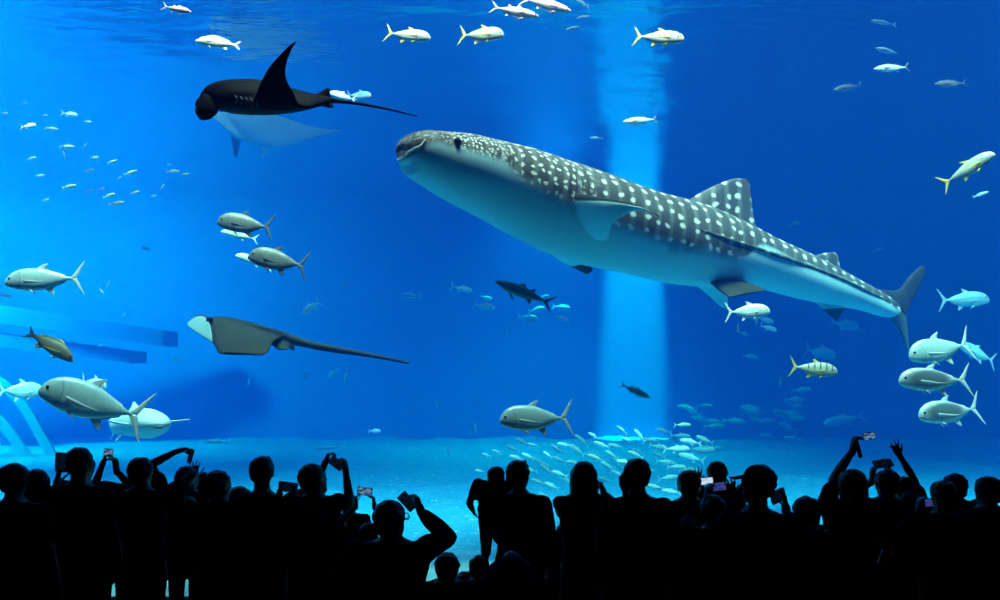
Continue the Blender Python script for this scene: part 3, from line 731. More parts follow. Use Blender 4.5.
# ------------------------------------------------------------------ the fish of the photograph, near ones first
def near_fish():
    f = fish
    # along the top
    f('pink', (192.5, 13), (161, 5), 12, 8, 'pinkish fish at the top left, nosing down towards the right')
    f('ivory', (196, 40.5), (240, 45), 12.4, 5, 'glowing ivory fish facing left, above the black manta')
    f('yellowtail', (431, 40), (384, 31), 12.5, 10, 'silver fish with dull yellow tail, left of the bright yellow-finned one', deep=.8)
    f('yellowtail', (504, 37), (458, 33), 12.2, 14, 'white fish with bright yellow fins, right of the duller silver fish', deep=.95)
    f('pink', (539, 18), (490, 5), 12.4, 8, 'pinkish fish at the top, lower left of an overlapping pair')
    f('pink', (571, 12), (521, -3), 12.7, 5, 'pinkish fish at the top edge, upper right of an overlapping pair')
    f('striped', (683.5, 41), (633.5, 34.5), 12.4, 10, 'black-barred white fish with yellow tail, in the light shaft near the surface', deep=.85)
    f('mack', (565, 31), (583, 25), 17, 10, 'small pale fish slanting up, below another at the top of the tank')
    f('mack', (576, 19), (592, 15), 17.5, 10, 'small pale fish just under the surface, above a slanting one')
    f('s_pale', (575, 1), (590, 5), 17.5, 35, 'small round pale fish cut off by the top edge', deep=1.1)
    f('mack', (622.5, 122.5), (658.5, 118.5), 14, 5, 'slim silver tuna facing left in the bright light shaft', cat='fish')
    f('s_slim', (590, 138), (603, 138), 19, 5, 'tiny pale fish just left of the light shaft, above the whale shark')
    # upper right
    f('mack', (874, 49.5), (902, 53), 17, 12, 'hazy silver tuna at upper right, uppermost of four')
    f('mack', (873, 69.5), (911, 66.5), 15, 5, 'white-sided tuna at upper right, brightest of four')
    f('dark', (832, 91), (864, 84.5), 17, 8, 'greyish tuna at upper right, lowest and leftmost of four')
    f('dark', (933, 85), (969, 82.5), 16, 8, 'dark-backed tuna at upper right, rightmost of four')
    f('yellowtail', (987, 157), (947, 183), 12.8, 30, 'silver fish with yellow tail climbing to the right, near the right edge', deep=.8)
    f('s_slim', (988, 192), (973, 197), 17, 10, 'tiny pale sliver of a fish below the climbing yellow-tailed fish')
    # left
    f('darktrev', (218, 222), (273.5, 227), 12.5, 6, 'dark grey fish facing left, upper of two, below the black manta', deep=1.05)
    f('darktrev', (249, 256), (308, 266), 12.4, 6, 'dark grey fish facing left, lower of two, below the black manta', deep=1.05)
    f('s_pale', (237, 256), (272, 266), 14.5, 15, 'pale hazy fish half hidden behind the lower dark grey fish', deep=.8)
    f('s_pale', (222, 232), (258, 239), 15, 10, 'pale hazy fish half hidden under the upper dark grey fish', deep=.7)
    f('silver', (7, 283), (83, 277), 11.8, 6, 'big silver trevally facing left, above the brown fish by the left edge', deep=.9)
    f('brown', (75.5, 360), (25, 331), 11.8, 5, 'brown fish with yellowish tail, heading down to the right')
    f('silver', (45.5, 389), (143, 419), 11.2, 14, 'biggest silver trevally, facing left over the men at the left')
    f('s_pale', (110, 387), (76, 381), 13, 25, 'pale fish behind the back of the biggest trevally', deep=1.1)
    f('silver', (38, 392), (3, 390), 15.5, -35, 'hazy round trevally seen from behind, by the left edge', deep=1.15)
    # middle
    f('silver', (499.5, 420), (574, 418), 10.9, 8, 'silver trevally facing left above the man carrying a child', deep=1.0)
    f('dark', (495, 281), (553.5, 305), 12.6, -6, 'dark slim fish rising to the left under the whale shark belly', deep=.95)
    f('dark', (650, 398), (620, 384), 14, 8, 'small dark fish pointing down to the right in the light shaft')
    f('pale', (769, 311.5), (725.5, 312), 13.2, 10, 'pale fish facing right just below the whale shark pelvic fins', deep=.95)
    f('striped', (836.5, 372.5), (790, 366), 12.6, 8, 'barred fish with yellow tail facing right under the whale shark tail', deep=.9)
    # right
    f('silver', (906, 357), (976, 343), 12.8, 10, 'silver trevally with raised fin touching the shark tail tip, top of three', deep=1.0)
    f('cloudy', (896, 381), (975, 380), 12.1, 8, 'silver trevally with a shadowy side, middle of three', deep=.86)
    f('cloudy', (915, 416), (986, 408), 12.6, 12, 'darker trevally, lowest of three under the shark tail', deep=.92)
    f('silver', (988, 300), (939, 300), 19, 6, 'faint blue trevally facing right, above the three trevallies', deep=.95)
    f('silver', (958, 346), (998, 362), 18.5, 10, 'hazy trevally half behind the topmost of three trevallies', deep=.9)
    f('s_pale', (330, 94), (356, 99), 14.5, 15, 'pale fish behind the thin tail of the black manta')
    f('s_silver', (372, 97), (345, 94), 16, 15, 'hazy round fish right of the black manta tail root', deep=1.05)
near_fish()

HAZY = [  # head, tail, distance, yaw, deep, label
    ((305, 315), (319, 300), 20, 30, 1.3, 'hazy round fish above the stingray tail'),
    ((401, 296), (422, 296), 23, 10, .9, 'faint oval fish right of the stingray, level with the shark belly'),
    ((473, 292), (450, 286), 20, 5, .9, 'pale oval fish left of the dark slim fish'),
    ((496, 309), (473, 304), 21, 10, 1.0, 'faint oval fish below left of the dark slim fish'),
    ((492, 300), (480, 296), 25, 10, 1.2, 'very faint small fish left of the dark slim fish'),
    ((538, 321), (516, 317), 23, 20, 1.3, 'faint round fish under the dark slim fish'),
    ((569, 322), (554, 315), 21, 10, 1.0, 'pale small fish lower right of the dark slim fish'),
    ((507, 326), (506, 338), 22, 30, 1.0, 'small upright hazy fish below the dark slim fish'),
    ((549, 296), (536, 302), 24, 10, 1.2, 'faint fish just above the dark slim fish tail'),
    ((545, 308), (528, 312), 25, 10, 1.1, 'very faint fish behind the dark slim fish tail'),
    ((570, 308), (552, 306), 26, 10, .9, 'faint fish right of the dark slim fish tail'),
    ((345, 382), (347, 367), 21, 10, .8, 'thin upright pale fish below the stingray tail'),
    ((304, 380), (307, 370), 23, 30, 1.2, 'small round hazy fish below the stingray tail root'),
    ((330, 378), (337, 368), 27, 30, 1.2, 'very faint fish below the stingray tail'),
    ((381, 431), (368, 431), 18, 5, 1.0, 'small bright fish low in the open blue, left of centre'),
    ((315, 449), (347, 446), 22, 5, .35, 'pale flat fish just above two raised hands with a phone'),
    ((205, 442), (231, 441), 21, 5, .6, 'pale flat fish above the tall man at the left'),
    ((250, 378), (247, 388), 24, 20, 1.1, 'small hazy fish below the grey stingray'),
    ((343, 288), (346, 280), 24, 20, 1.0, 'tiny hazy fish between the dark fish pair and the shark'),
    ((386, 263), (387, 270), 24, 20, 1.0, 'tiny pale speck of a fish below the shark snout'),
    ((773, 323), (757, 317), 20, 15, 1.1, 'hazy oval fish right of the pale fish below the pelvic fins'),
    ((776, 331), (760, 325), 19, 15, 1.0, 'hazy fish lower right of the pale fish below the pelvic fins'),
    ((737, 333), (739, 322), 20, 30, 1.1, 'upright hazy fish below the pale fish by the pelvic fins'),
    ((756, 325), (755, 316), 21, 35, 1.3, 'small round hazy fish right below the pale fish by the pelvic fins'),
    ((748, 336), (738, 331), 24, 15, 1.1, 'very faint fish at the bottom of the cluster under the pelvic fins'),
    ((834, 357), (806, 349), 23, 20, 1.3, 'faint big round fish just above the barred yellow-tailed fish'),
    ((858, 328), (831, 322), 24, 10, 1.2, 'faint big fish below the whale shark anal fin'),
    ((780, 386), (781, 374), 24, 25, 1.0, 'faint upright fish left of the barred yellow-tailed fish'),
    ((811, 389), (791, 391), 24, 10, .8, 'faint flat fish below the barred yellow-tailed fish'),
    ((822, 424), (868, 416), 25, 10, .7, 'very faint large fish above the raised arm at the right'),
    ((758, 358), (742, 355), 27, 10, 1.0, 'barely visible fish between the pelvic fins and the barred fish'),
    ((800, 222), (788, 225), 24, 10, .8, 'faint fish in the blue above the shark back, right of the dorsal fin'),
    ((884, 248), (872, 252), 25, 10, .6, 'faint thin fish above the whale shark tail'),
    ((150, 250), (140, 247), 22, 10, 1.0, 'faint fish in the blue between the silver trevally and dark pair'),
    ((0, 294), (14, 296), 19, 10, 1.2, 'greenish hazy fish at the left edge under the big silver trevally'),
    ((98, 346), (103, 345), 20, 10, 1.0, 'tiny pale fish right of the brown fish'),
    ((166, 335), (157, 332), 22, 10, .9, 'faint fish by the end of the concrete ledge'),
    ((180, 362), (171, 359), 22, 10, 1.0, 'faint fish near the end of the concrete ledge, below another'),
    ((437, 408), (436, 399), 24, 25, 1.0, 'small faint fish in the dark blue left of the central trevally'),
    ((449, 456), (447, 446), 22, 25, .9, 'small upright fish above the man with glasses, right of centre gap'),
    ((437, 443), (439, 437), 24, 20, .9, 'tiny upright pale fish in the gap above the man with glasses'),
    ((470, 436), (470, 428), 24, 20, .9, 'tiny upright fish below left of the central trevally'),
    ((476, 433), (474, 421), 25, 20, .9, 'small upright faint fish left of the central trevally'),
    ((870, 22), (898, 24), 24, 10, .5, 'very faint greenish fish under the surface at upper right'),
    ((845, 327), (866, 332), 26, 5, .7, 'barely visible fish behind the whale shark lower tail'),
]
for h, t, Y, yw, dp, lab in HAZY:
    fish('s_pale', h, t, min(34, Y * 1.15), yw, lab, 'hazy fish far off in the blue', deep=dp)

TINY = [((36, 125), (20, 127), 15, 's_pale'), ((77, 115), (61, 113), 17, 's_pale'), ((28, 102), (21, 104), 20, 's_dark'), ((8, 113), (2, 113), 20, 's_green'), ((48, 115), (42, 115), 20, 's_green'), ((92, 122), (84, 121), 19, 's_pale'),
        ((58, 129), (45, 128), 20, 's_green'), ((75, 147), (59, 146), 18, 's_green'), ((87, 143), (82, 148), 20, 's_dark'), ((63, 151), (65, 158), 20, 's_dark'), ((36, 157), (26, 160), 19, 's_green'), ((99, 157), (90, 158), 18, 's_pale'),
        ((118, 160), (107, 163), 18, 's_green'), ((95, 170), (83, 171), 21, 's_dark'), ((137, 170), (124, 175), 18, 's_green'), ((45, 175), (34, 176), 20, 's_green'), ((122, 176), (117, 179), 20, 's_green'), ((165, 184), (160, 189), 19, 's_green'),
        ((77, 185), (61, 188), 18, 's_green'), ((140, 191), (130, 194), 18, 's_pale'), ((50, 199), (41, 201), 19, 's_green'), ((115, 193), (103, 198), 18, 's_green'), ((94, 190), (84, 193), 22, 's_dark'), ((157, 195), (150, 197), 22, 's_green'),
        ((125, 202), (108, 205), 21, 's_dark'), ((180, 171), (166, 172), 22, 's_green'), ((190, 174), (181, 174), 22, 's_green'), ((172, 164), (166, 165), 23, 's_green'), ((105, 188), (97, 190), 22, 's_dark'), ((110, 280), (106, 288), 22, 's_pale'),
        ((126, 313), (122, 317), 22, 's_pale'), ((104, 294), (99, 288), 20, 's_pale')]
for i, (h, t, Y, key) in enumerate(TINY):
    if i == 0: lab = 'pale little fish with yellowish tail, largest of the small school at upper left'
    elif i == 1: lab = 'pale little fish facing right, upper right of the largest in the small school'
    else: lab = 'tiny greenish fish of the scattered school at the upper left'
    if i > 1 and key == 's_pale': key = 's_green'
    fish(key, h, t, Y * (.78 if i > 1 else .95), random.uniform(-10, 15), lab, 'small school at the upper left', deep=1.15 if i > 1 else 1.0)

# the shoal low in the middle, swimming up to the left, and its faint far wing on the right
rs = random.Random(11)
SHOAL = []
for px, py, L in ((565, 445, 13), (577, 450, 16), (582, 441, 16), (602, 445, 15), (616, 446, 13), (575, 463, 14), (548, 455, 10), (533, 445, 10), (497, 452, 9), (487, 455, 9), (517, 458, 13), (480, 471, 8), (640, 436, 14), (652, 440, 13),
                  (658, 447, 18), (676, 449, 22), (680, 436, 17), (700, 450, 24), (692, 458, 22), (665, 462, 17), (636, 455, 15), (625, 462, 14), (668, 478, 18), (655, 487, 16), (672, 492, 17), (628, 440, 12), (596, 458, 15), (586, 470, 15), (608, 466, 14),
                  (547, 470, 14), (560, 474, 14), (570, 482, 14), (538, 482, 13), (552, 486, 14), (530, 470, 13), (545, 497, 13), (618, 474, 13), (606, 480, 14), (648, 470, 14), (640, 480, 13), (662, 500, 15), (612, 455, 13), (594, 436, 11), (622, 430, 11), (560, 460, 12),
                  (528, 456, 11), (688, 470, 18), (676, 467, 16), (556, 448, 10), (540, 462, 11), (682, 425, 14), (691, 442, 18), (664, 431, 13), (705, 440, 16)):
    SHOAL.append((px, py, L * 1.25, rs.uniform(15, 19)))
for k in range(34):
    SHOAL.append((rs.uniform(685, 800), rs.gauss(418, 14), rs.uniform(16, 24), rs.uniform(26, 31)))
for k in range(22):
    SHOAL.append((rs.uniform(510, 690), rs.uniform(440, 505), rs.uniform(13, 18), rs.uniform(19, 23)))
placed = []
for i, (px, py, L, Y) in enumerate(SHOAL):
    a = math.radians(rs.gauss(24, 9) if px < 645 else rs.gauss(10, 9)); sgn = -1 if px < 645 else (1 if rs.random() < .5 else -1)
    dx, dy = math.cos(a) * L / 2, math.sin(a) * L / 2
    h, t = ((px - dx, py - dy), (px + dx, py + dy))
    if sgn > 0: h, t = (px + dx, py + dy * .4), (px - dx, py - dy * .4)
    far = 54 <= i < 88
    q = P(px, py, Y * 1.12)
    if any((q - w_).length < .85 * L / F * Y for w_ in placed): continue
    placed.append(q)
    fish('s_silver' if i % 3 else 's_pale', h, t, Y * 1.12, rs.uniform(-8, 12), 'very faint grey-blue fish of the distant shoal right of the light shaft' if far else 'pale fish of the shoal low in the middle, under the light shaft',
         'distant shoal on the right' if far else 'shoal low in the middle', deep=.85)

# ------------------------------------------------------------------ concrete ledge and acrylic arch of the walk-through tunnel, far left
def tunnel():
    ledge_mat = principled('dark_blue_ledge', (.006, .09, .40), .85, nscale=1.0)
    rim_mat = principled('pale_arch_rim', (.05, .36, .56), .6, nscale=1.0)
    Yn, Yf = 29.0, 32.0
    def slab(name, p0, p1, th, dep, mat):
        """beam from p0 to p1 (front top edges), th thick and dep deep away from the window"""
        d = Vector((0, dep, 0)); z = Vector((0, 0, -th))
        mb = MB(); vs = [p0, p1, p1 + d, p0 + d]; vs += [v + z for v in vs]
        mb.add(vs, [(0, 1, 2, 3), (7, 6, 5, 4), (0, 4, 5, 1), (1, 5, 6, 2), (2, 6, 7, 3), (3, 7, 4, 0)])
        return tag(mb.build(name, mat, None, False), kind='structure')
    slab('trim_1', P(-90, 292, Yn - 1), P(163, 330, Yf), .6, 1.5, ledge_mat)
    slab('trim_2', P(-90, 322, Yn - 1), P(130, 351, Yf), .45, 1.5, ledge_mat)
    # arches: bent strips
    def arch(name, pts, wid, mat):
        mb = MB(); rows = catmull([tuple(p) for p in pts], 40); rings = []
        for i, r in enumerate(rows):
            p = Vector(r); d = (Vector(rows[min(i+1, 39)]) - Vector(rows[max(i-1, 0)])).normalized()
            y = Vector((0, 1, 0)); s = d.cross(y).normalized()
            rings.append([p + s * wid / 2, p - s * wid / 2, p - s * wid / 2 + y * .12, p + s * wid / 2 + y * .12])
        mb.rings(rings); return tag(mb.build(name, mat, None, False), kind='structure')
    Ya = 27
    arch('trim_3', [P(-45, 362, Ya), P(-20, 372, Ya), P(6, 388, Ya), P(24, 408, Ya), P(40, 436, Ya), P(52, 458, Ya), P(62, 490, Ya), P(66, 516, Ya)], .30, rim_mat)
    arch('trim_4', [P(-55, 388, Ya), P(-30, 400, Ya), P(-8, 416, Ya), P(8, 432, Ya), P(22, 452, Ya), P(36, 474, Ya), P(46, 500, Ya), P(50, 516, Ya)], .30, rim_mat)
tunnel()
# ------------------------------------------------------------------ people in the dark hall
DG = None
def solidify(mb, voxel, smooth_it=3, ratio=None, disp=None):
    """fuses overlapping shapes into one continuous surface"""
    me = mesh_from('tmp', mb.v, mb.f)
    o = bpy.data.objects.new('tmp', me); COL.objects.link(o)
    r = o.modifiers.new('r', 'REMESH'); r.mode = 'VOXEL'; r.voxel_size = voxel; r.use_smooth_shade = True
    s = o.modifiers.new('s', 'SMOOTH'); s.factor = .5; s.iterations = smooth_it
    if ratio:
        d = o.modifiers.new('d', 'DECIMATE'); d.ratio = ratio
    dg = bpy.context.evaluated_depsgraph_get()
    out = bpy.data.meshes.new_from_object(o.evaluated_get(dg))
    bpy.data.objects.remove(o); bpy.data.meshes.remove(me)
    out.polygons.foreach_set('use_smooth', [True] * len(out.polygons))
    if disp:
        for v in out.vertices:
            v.co += v.normal * (noise.noise(v.co * disp[0]) * disp[1])
    return out

def capsule(mb, pts, radii, n=12, flat=None):
    pts = [Vector(p) for p in pts]
    P_, R_ = [], []
    d0 = (pts[0] - pts[1]).normalized(); d1 = (pts[-1] - pts[-2]).normalized()
    for a in (80, 55, 28): P_.append(pts[0] + d0 * radii[0] * math.sin(math.radians(a))); R_.append(radii[0] * math.cos(math.radians(a)))
    for p, r in zip(pts, radii): P_.append(p); R_.append(r)
    for a in (28, 55, 80): P_.append(pts[-1] + d1 * radii[-1] * math.sin(math.radians(a))); R_.append(radii[-1] * math.cos(math.radians(a)))
    rings = []
    s = None
    for i, p in enumerate(P_):
        d = (P_[min(i + 1, len(P_) - 1)] - P_[max(i - 1, 0)]).normalized()
        if flat is not None: s = (flat[0] - d * flat[0].dot(d))
        elif s is None: s = d.cross(Vector((0, 0, 1)) if abs(d.z) < .9 else Vector((1, 0, 0)))
        else: s = s - d * s.dot(d)
        s = s.normalized(); w_ = d.cross(s); fl = flat[1] if flat else 1.0
        rings.append([p + s * (math.cos(2*PI*j/n) * R_[i] * fl) + w_ * (math.sin(2*PI*j/n) * R_[i]) for j in range(n)])
    mb.rings(rings)

def ik(S, W, l1, l2, pole):
    d = W - S; D = d.length
    if D > (l1 + l2) * .995:
        W = S + d * ((l1 + l2) * .995 / D); d = W - S; D = d.length
    if D < abs(l1 - l2) * 1.05 + .02: D = abs(l1 - l2) * 1.05 + .02
    u = d.normalized(); a = (l1 * l1 - l2 * l2 + D * D) / (2 * D); h = math.sqrt(max(0, l1 * l1 - a * a))
    p = (pole - u * pole.dot(u)); p = p.normalized() if p.length > 1e-5 else Vector((0, 0, -1))
    return S + u * a + p * h, W

def hand(mb, W, d, pn, k, pose):
    """W wrist, d towards the fingers, pn out of the palm; five fingers rooted in the palm"""
    d = d.normalized(); pn = (pn - d * pn.dot(d)).normalized(); sd = d.cross(pn)
    if pose.get('flip'): sd = -sd            # thumb side
    h = .185 * k
    capsule(mb, [W - d * .015, W + d * .03 * k], [.026 * k, .028 * k], 10, (sd, 1.15))
    capsule(mb, [W + d * .03 * k, W + d * .088 * k], [.0165 * k, .0155 * k], 12, (sd, 2.55))
    curl = pose.get('curl', 25); spread = pose.get('spread', 4)
    for i, (off, ln) in enumerate(((.030, .070), (.010, .080), (-.010, .075), (-.029, .058))):
        b = W + (d * .088 + sd * off) * k
        dd = (d + sd * math.tan(math.radians(spread * (1.5 - i)))).normalized()
        c = curl if not isinstance(curl, (list, tuple)) else curl[i]
        pts = [b]; ax = dd.cross(pn).normalized(); cur = dd
        for s_, f in ((.45, .8), (.32, 1.1), (.23, .8)):
            cur = Quaternion(ax, math.radians(c * f)) @ cur
            pts.append(pts[-1] + cur * ln * s_ * k)
        capsule(mb, pts, [.0088 * k, .0082 * k, .0075 * k, .0065 * k], 8)
    tb = W + (d * .028 + sd * .028) * k
    t = (d * .62 + sd * .72 + pn * pose.get('thumb', .35)).normalized()
    p1 = tb + t * .038 * k; t2 = (t + d * .45 + pn * .2).normalized(); p2 = p1 + t2 * .032 * k; p3 = p2 + (t2 + pn * .2).normalized() * .024 * k
    capsule(mb, [tb, p1, p2, p3], [.013 * k, .0105 * k, .0095 * k, .0075 * k], 8)

skins = [principled('skin_tone_%d' % i, c, .55, nscale=12, namt=.1) for i, c in enumerate(((.38, .24, .18), (.32, .20, .14), (.42, .28, .21)))]
hair_mats = [principled('dark_hair', (.008, .007, .006), .5, nscale=40), principled('brown_hair', (.02, .013, .009), .5, nscale=40)]
cloth = {n: principled(n + '_cloth', c, .9, spec=.1, nscale=25, namt=.2) for n, c in dict(black=(.012, .012, .014), navy=(.012, .016, .03), grey=(.07, .075, .08), charcoal=(.03, .03, .032), green=(.02, .03, .02), ochre=(.12, .09, .02), white=(.4, .41, .42)).items()}
denim = principled('dark_denim', (.012, .015, .024), .9, nscale=60)

def person(px, top, hh, Y, label, hair='short', yaw=0, hyaw=0, hpitch=0, arms=None, shirt='black', sleeve='long', build=1.0, lift=0.0, bow=0, fine=False, group=None, skin=None, hroll=0):
    H = P(px, top, Y).z; X = P(px, top, Y).x
    head_h = hh * Y / F; ks = head_h / .235
    Hb = H - lift; k = Hb / 1.70; kw = (.45 * k + .55 * ks) * build
    Rz = Matrix.Rotation(math.radians(yaw), 3, 'Z'); base = Vector((X, Y, lift))
    L = lambda x, y, z: base + Rz @ Vector((x * kw, y * kw, z * k))
    rnd = random.Random(int(px * 7 + top))
    mb, sh, tr_, hr = MB(), MB(), MB(), MB()
    n = 22
    def torso(m, rows, inf):
        rings = []
        for z, w_, d_, yo in rows:
            c = L(0, yo, z)
            rings.append([c + Rz @ Vector((math.copysign(abs(math.cos(2*PI*j/n)) ** .8, math.cos(2*PI*j/n)) * (w_ * kw + inf), math.copysign(abs(math.sin(2*PI*j/n)) ** .9, math.sin(2*PI*j/n)) * (d_ * kw + inf), 0)) for j in range(n)])
        m.rings(rings)
    T = [(.80, .13, .10, 0), (.90, .172, .122, -.005), (1.0, .158, .112, 0), (1.08, .148, .105, .005), (1.2, .162, .115, .01), (1.32, .182, .122, .005), (1.38, .178, .108, 0), (1.42, .145, .09, -.005), (1.45, .095, .072, -.005), (1.475, .062, .06, 0)]
    if bow: T = [(z, w_, d_, y + max(0, z - 1.05) ** 1.5 * bow) for z, w_, d_, y in T]
    torso(mb, T, 0)
    # head
    hc = base + Vector((0, 0, Hb - head_h * .5)) + Rz @ Vector((0, .012 * kw, 0))
    if bow:
        hc = L(0, .26 * bow + .14, 1.27)
    HR = Matrix.Rotation(math.radians(yaw + hyaw), 3, 'Z') @ Matrix.Rotation(math.radians(hpitch), 3, 'X') @ Matrix.Rotation(math.radians(hroll), 3, 'Y')
    Hd = lambda x, y, z: hc + HR @ (Vector((x, y, z)) * ks)
    nb = L(0, T[-1][3], 1.455)
    capsule(mb, [nb, hc - HR @ Vector((0, .012, .055)) * ks], [.060 * kw, .055 * ks], 14)
    mb.ball(Hd(0, -.012, .028), Vector((.074, .092, .086)) * ks, 22, 16, HR)         # cranium
    mb.ball(Hd(0, .024, -.035), Vector((.058, .062, .078)) * ks, 18, 12, HR)         # face
    mb.ball(Hd(0, .052, -.088), Vector((.034, .030, .026)) * ks, 12, 8, HR)          # chin
    capsule(mb, [Hd(0, .083, .012), Hd(0, .101, -.026)], [.008 * ks, .014 * ks], 8)  # nose
    capsule(mb, [Hd(-.036, .079, .026), Hd(.036, .079, .026)], [.010 * ks, .010 * ks], 8)   # brow
    capsule(mb, [Hd(-.02, .079, -.054), Hd(.02, .079, -.054)], [.007 * ks, .007 * ks], 8)   # lips
    for s in (1, -1):
        mb.ball(Hd(s * .076, -.008, -.004), Vector((.012, .02, .032)) * ks, 10, 8, HR)       # ears
        mb.ball(Hd(s * .031, .074, .006), Vector((.013, .012, .010)) * ks, 10, 8, HR)        # eyelids
    # hair
    hr.ball(Hd(0, -.020, .034), Vector((.091, .106, .092)) * ks, 22, 16, HR)
    if hair in ('short', 'tuft'):
        hr.ball(Hd(0, -.048, -.012), Vector((.080, .068, .068)) * ks, 16, 12, HR)
        if hair == 'tuft':
            for q in range(7):
                a = q / 7 * 2 * PI; capsule(hr, [Hd(.035 * math.cos(a), -.02 + .05 * math.sin(a), .088), Hd(.042 * math.cos(a) + .022, -.02 + .06 * math.sin(a), .112 + .01 * (q % 2))], [.03 * ks, .010 * ks], 8)
    elif hair in ('bob', 'long'):
        ln = .20 if hair == 'long' else .10
        hr.ball(Hd(0, -.035, -.02), Vector((.088, .075, .09)) * ks, 18, 12, HR)
        for q in range(7):
            a = PI + PI * q / 6
            capsule(hr, [Hd(.070 * math.cos(a), -.015 + .066 * math.sin(a), .03), Hd(.080 * math.cos(a), -.02 + .068 * math.sin(a), -.06), Hd(.076 * math.cos(a), -.02 + .065 * math.sin(a), -.06 - ln)], [.036 * ks, .032 * ks, .020 * ks], 10)
    elif hair == 'pony':
        hr.ball(Hd(0, -.045, -.01), Vector((.078, .068, .07)) * ks, 16, 12, HR)
        hr.ball(Hd(-.088, -.03, -.02), Vector((.046, .048, .055)) * ks, 12, 8, HR)
        capsule(hr, [Hd(-.092, -.04, -.05), Hd(-.088, -.045, -.11), Hd(-.10, -.05, -.17)], [.032 * ks, .022 * ks, .008 * ks], 10)
    elif hair == 'topknot':
        hr.ball(Hd(0, -.045, -.01), Vector((.076, .066, .07)) * ks, 16, 12, HR)
    # legs
    for s in (1, -1):
        capsule(mb, [L(s * .085, 0, .86), L(s * .095, .015, .47), L(s * .095, -.01, .09)], [.088 * kw, .056 * kw, .038 * kw], 14)
        capsule(mb, [L(s * .095, -.03, .04), L(s * .105, .13, .032)], [.036 * kw, .030 * kw], 12)
        capsule(tr_, [L(s * .085, 0, .86), L(s * .095, .015, .47), L(s * .095, -.01, .12)], [.100 * kw, .072 * kw, .058 * kw], 14)
    torso(tr_, [r for r in T if r[0] <= 1.08], .012)
    torso(sh, [r for r in T if .9 <= r[0] <= 1.455], .017)
    if bow:
        sh.ball(L(0, T[-1][3] * .75, 1.37), Vector((.15 * kw, .19 * kw, .125 * k)), 18, 12)
    # arms
    l1, l2 = .285 * (.6 * k + .4 * ks), .245 * (.6 * k + .4 * ks)
    hk = .5 * (k + ks)
    arms = arms or {}
    for s, key in ((-1, 'L'), (1, 'R')):
        a = arms.get(key)
        S = L(s * .180, 0, 1.375)
        if a is None:
            W = L(s * (.225 + rnd.random() * .03), .09, .87); pole = Rz @ Vector((s * .5, -1, 0)); hd = (W - S).normalized(); pn = Rz @ Vector((-s, 0, 0)); pose = dict(curl=22, flip=s > 0)
            E, W = ik(S, W, l1, l2, pole)
            hd = (W - E)
        else:
            W = P(a['at'][0], a['at'][1], Y + a.get('dy', .25)); pole = Vector(a.get('pole', (s, 0, -1)))
            if W.z > S.z + .1: S = S + Vector((0, 0, .03 * k))
            E, W = ik(S, W, l1, l2, pole)
            hd = Vector(a['dir']) if 'dir' in a else (W - E); pn = Vector(a.get('palm', (-s, 0, 0))); pose = dict(curl=a.get('curl', 45), spread=a.get('spread', 4), thumb=a.get('thumb', .5), flip=a.get('flip', s > 0))
        capsule(mb, [S, S.lerp(E, .5), E], [.056 * kw, .047 * kw, .038 * kw], 14)
        capsule(mb, [E, E.lerp(W, .3), W], [.037 * kw, .039 * kw, .025 * kw], 14)
        hand(mb, W, hd, pn, hk, pose)
        if sleeve == 'long':
            capsule(sh, [S, E], [.070 * kw, .052 * kw], 14); capsule(sh, [E, E.lerp(W, .86)], [.052 * kw, .040 * kw], 14)
        else:
            capsule(sh, [S, S.lerp(E, .55)], [.072 * kw, .064 * kw], 14)
    vox = .0065 if fine else .011
    body = link('person', solidify(mb, vox, 2, .45 if fine else .7), skin or skins[int(px) % 3])
    kids = [link('hair', solidify(hr, .011, 2, None, (30, .009)), hair_mats[int(px) % 2]),
            link('shirt', solidify(sh, .016, 3, None, (9, .012)), cloth[shirt]),
            link('trousers', solidify(tr_, .018, 3, None, (8, .008)), denim)]
    eyes = MB()
    for s in (1, -1):
        e = MB(); e.ball(Hd(s * .031, .078, .006), .0105 * ks, 10, 8); kids.append(e.build('eye', black_skin))
    # origin on the floor between the feet
    c = Vector((X, Y, lift))
    for o in [body] + kids: o.data.transform(Matrix.Translation(-c))
    body.location = c
    for o in kids: o.parent = body
    tag(body, label, 'person', group)
    body['_'] = 0; del body['_']
    return body, Hd, ks, kids, c

def add_part(body, c, mb, name, mat, vox=None):
    me = solidify(mb, vox, 2) if vox else mesh_from(name, mb.v, mb.f)
    me.transform(Matrix.Translation(-c)); o = link(name, me, mat); o.parent = body
    return o

# --- phones and cameras
def screen_mat(name, c1, c2, strength, scale=14):
    m, nt, out = new_mat(name); g = G(nt)
    em = g.n('ShaderNodeEmission'); em.inputs[1].default_value = strength
    tc = g.n('ShaderNodeTexCoord'); no = g.n('ShaderNodeTexNoise'); no.inputs['Scale'].default_value = scale; no.inputs['Detail'].default_value = 1
    mp = g.n('ShaderNodeMapping'); mp.inputs['Scale'].default_value = (1, 1, 2.6); g.l(tc.outputs['Object'], mp.inputs[0]); g.l(mp.outputs[0], no.inputs['Vector'])
    g.l(g.mix(g.smooth(no.outputs['Fac'], .38, .62), c1, c2), em.inputs[0]); g.l(em.outputs[0], out.inputs[0])
    return m
phone_mat = principled('black_phone_case', (.012, .012, .013), .4)
scr_pale = screen_mat('phone_screen_pale', (.40, .68, 1), (.80, .95, 1), .8, 22)
scr_blue = screen_mat('phone_screen_blue', (.03, .05, .35), (.12, .14, .5), .45, 40)
scr_mid = screen_mat('phone_screen_dim', (.01, .06, .30), (.36, .62, .9), .42, 24)
scr_dark = screen_mat('phone_screen_dark', (.003, .010, .03), (.01, .035, .09), .2, 40)

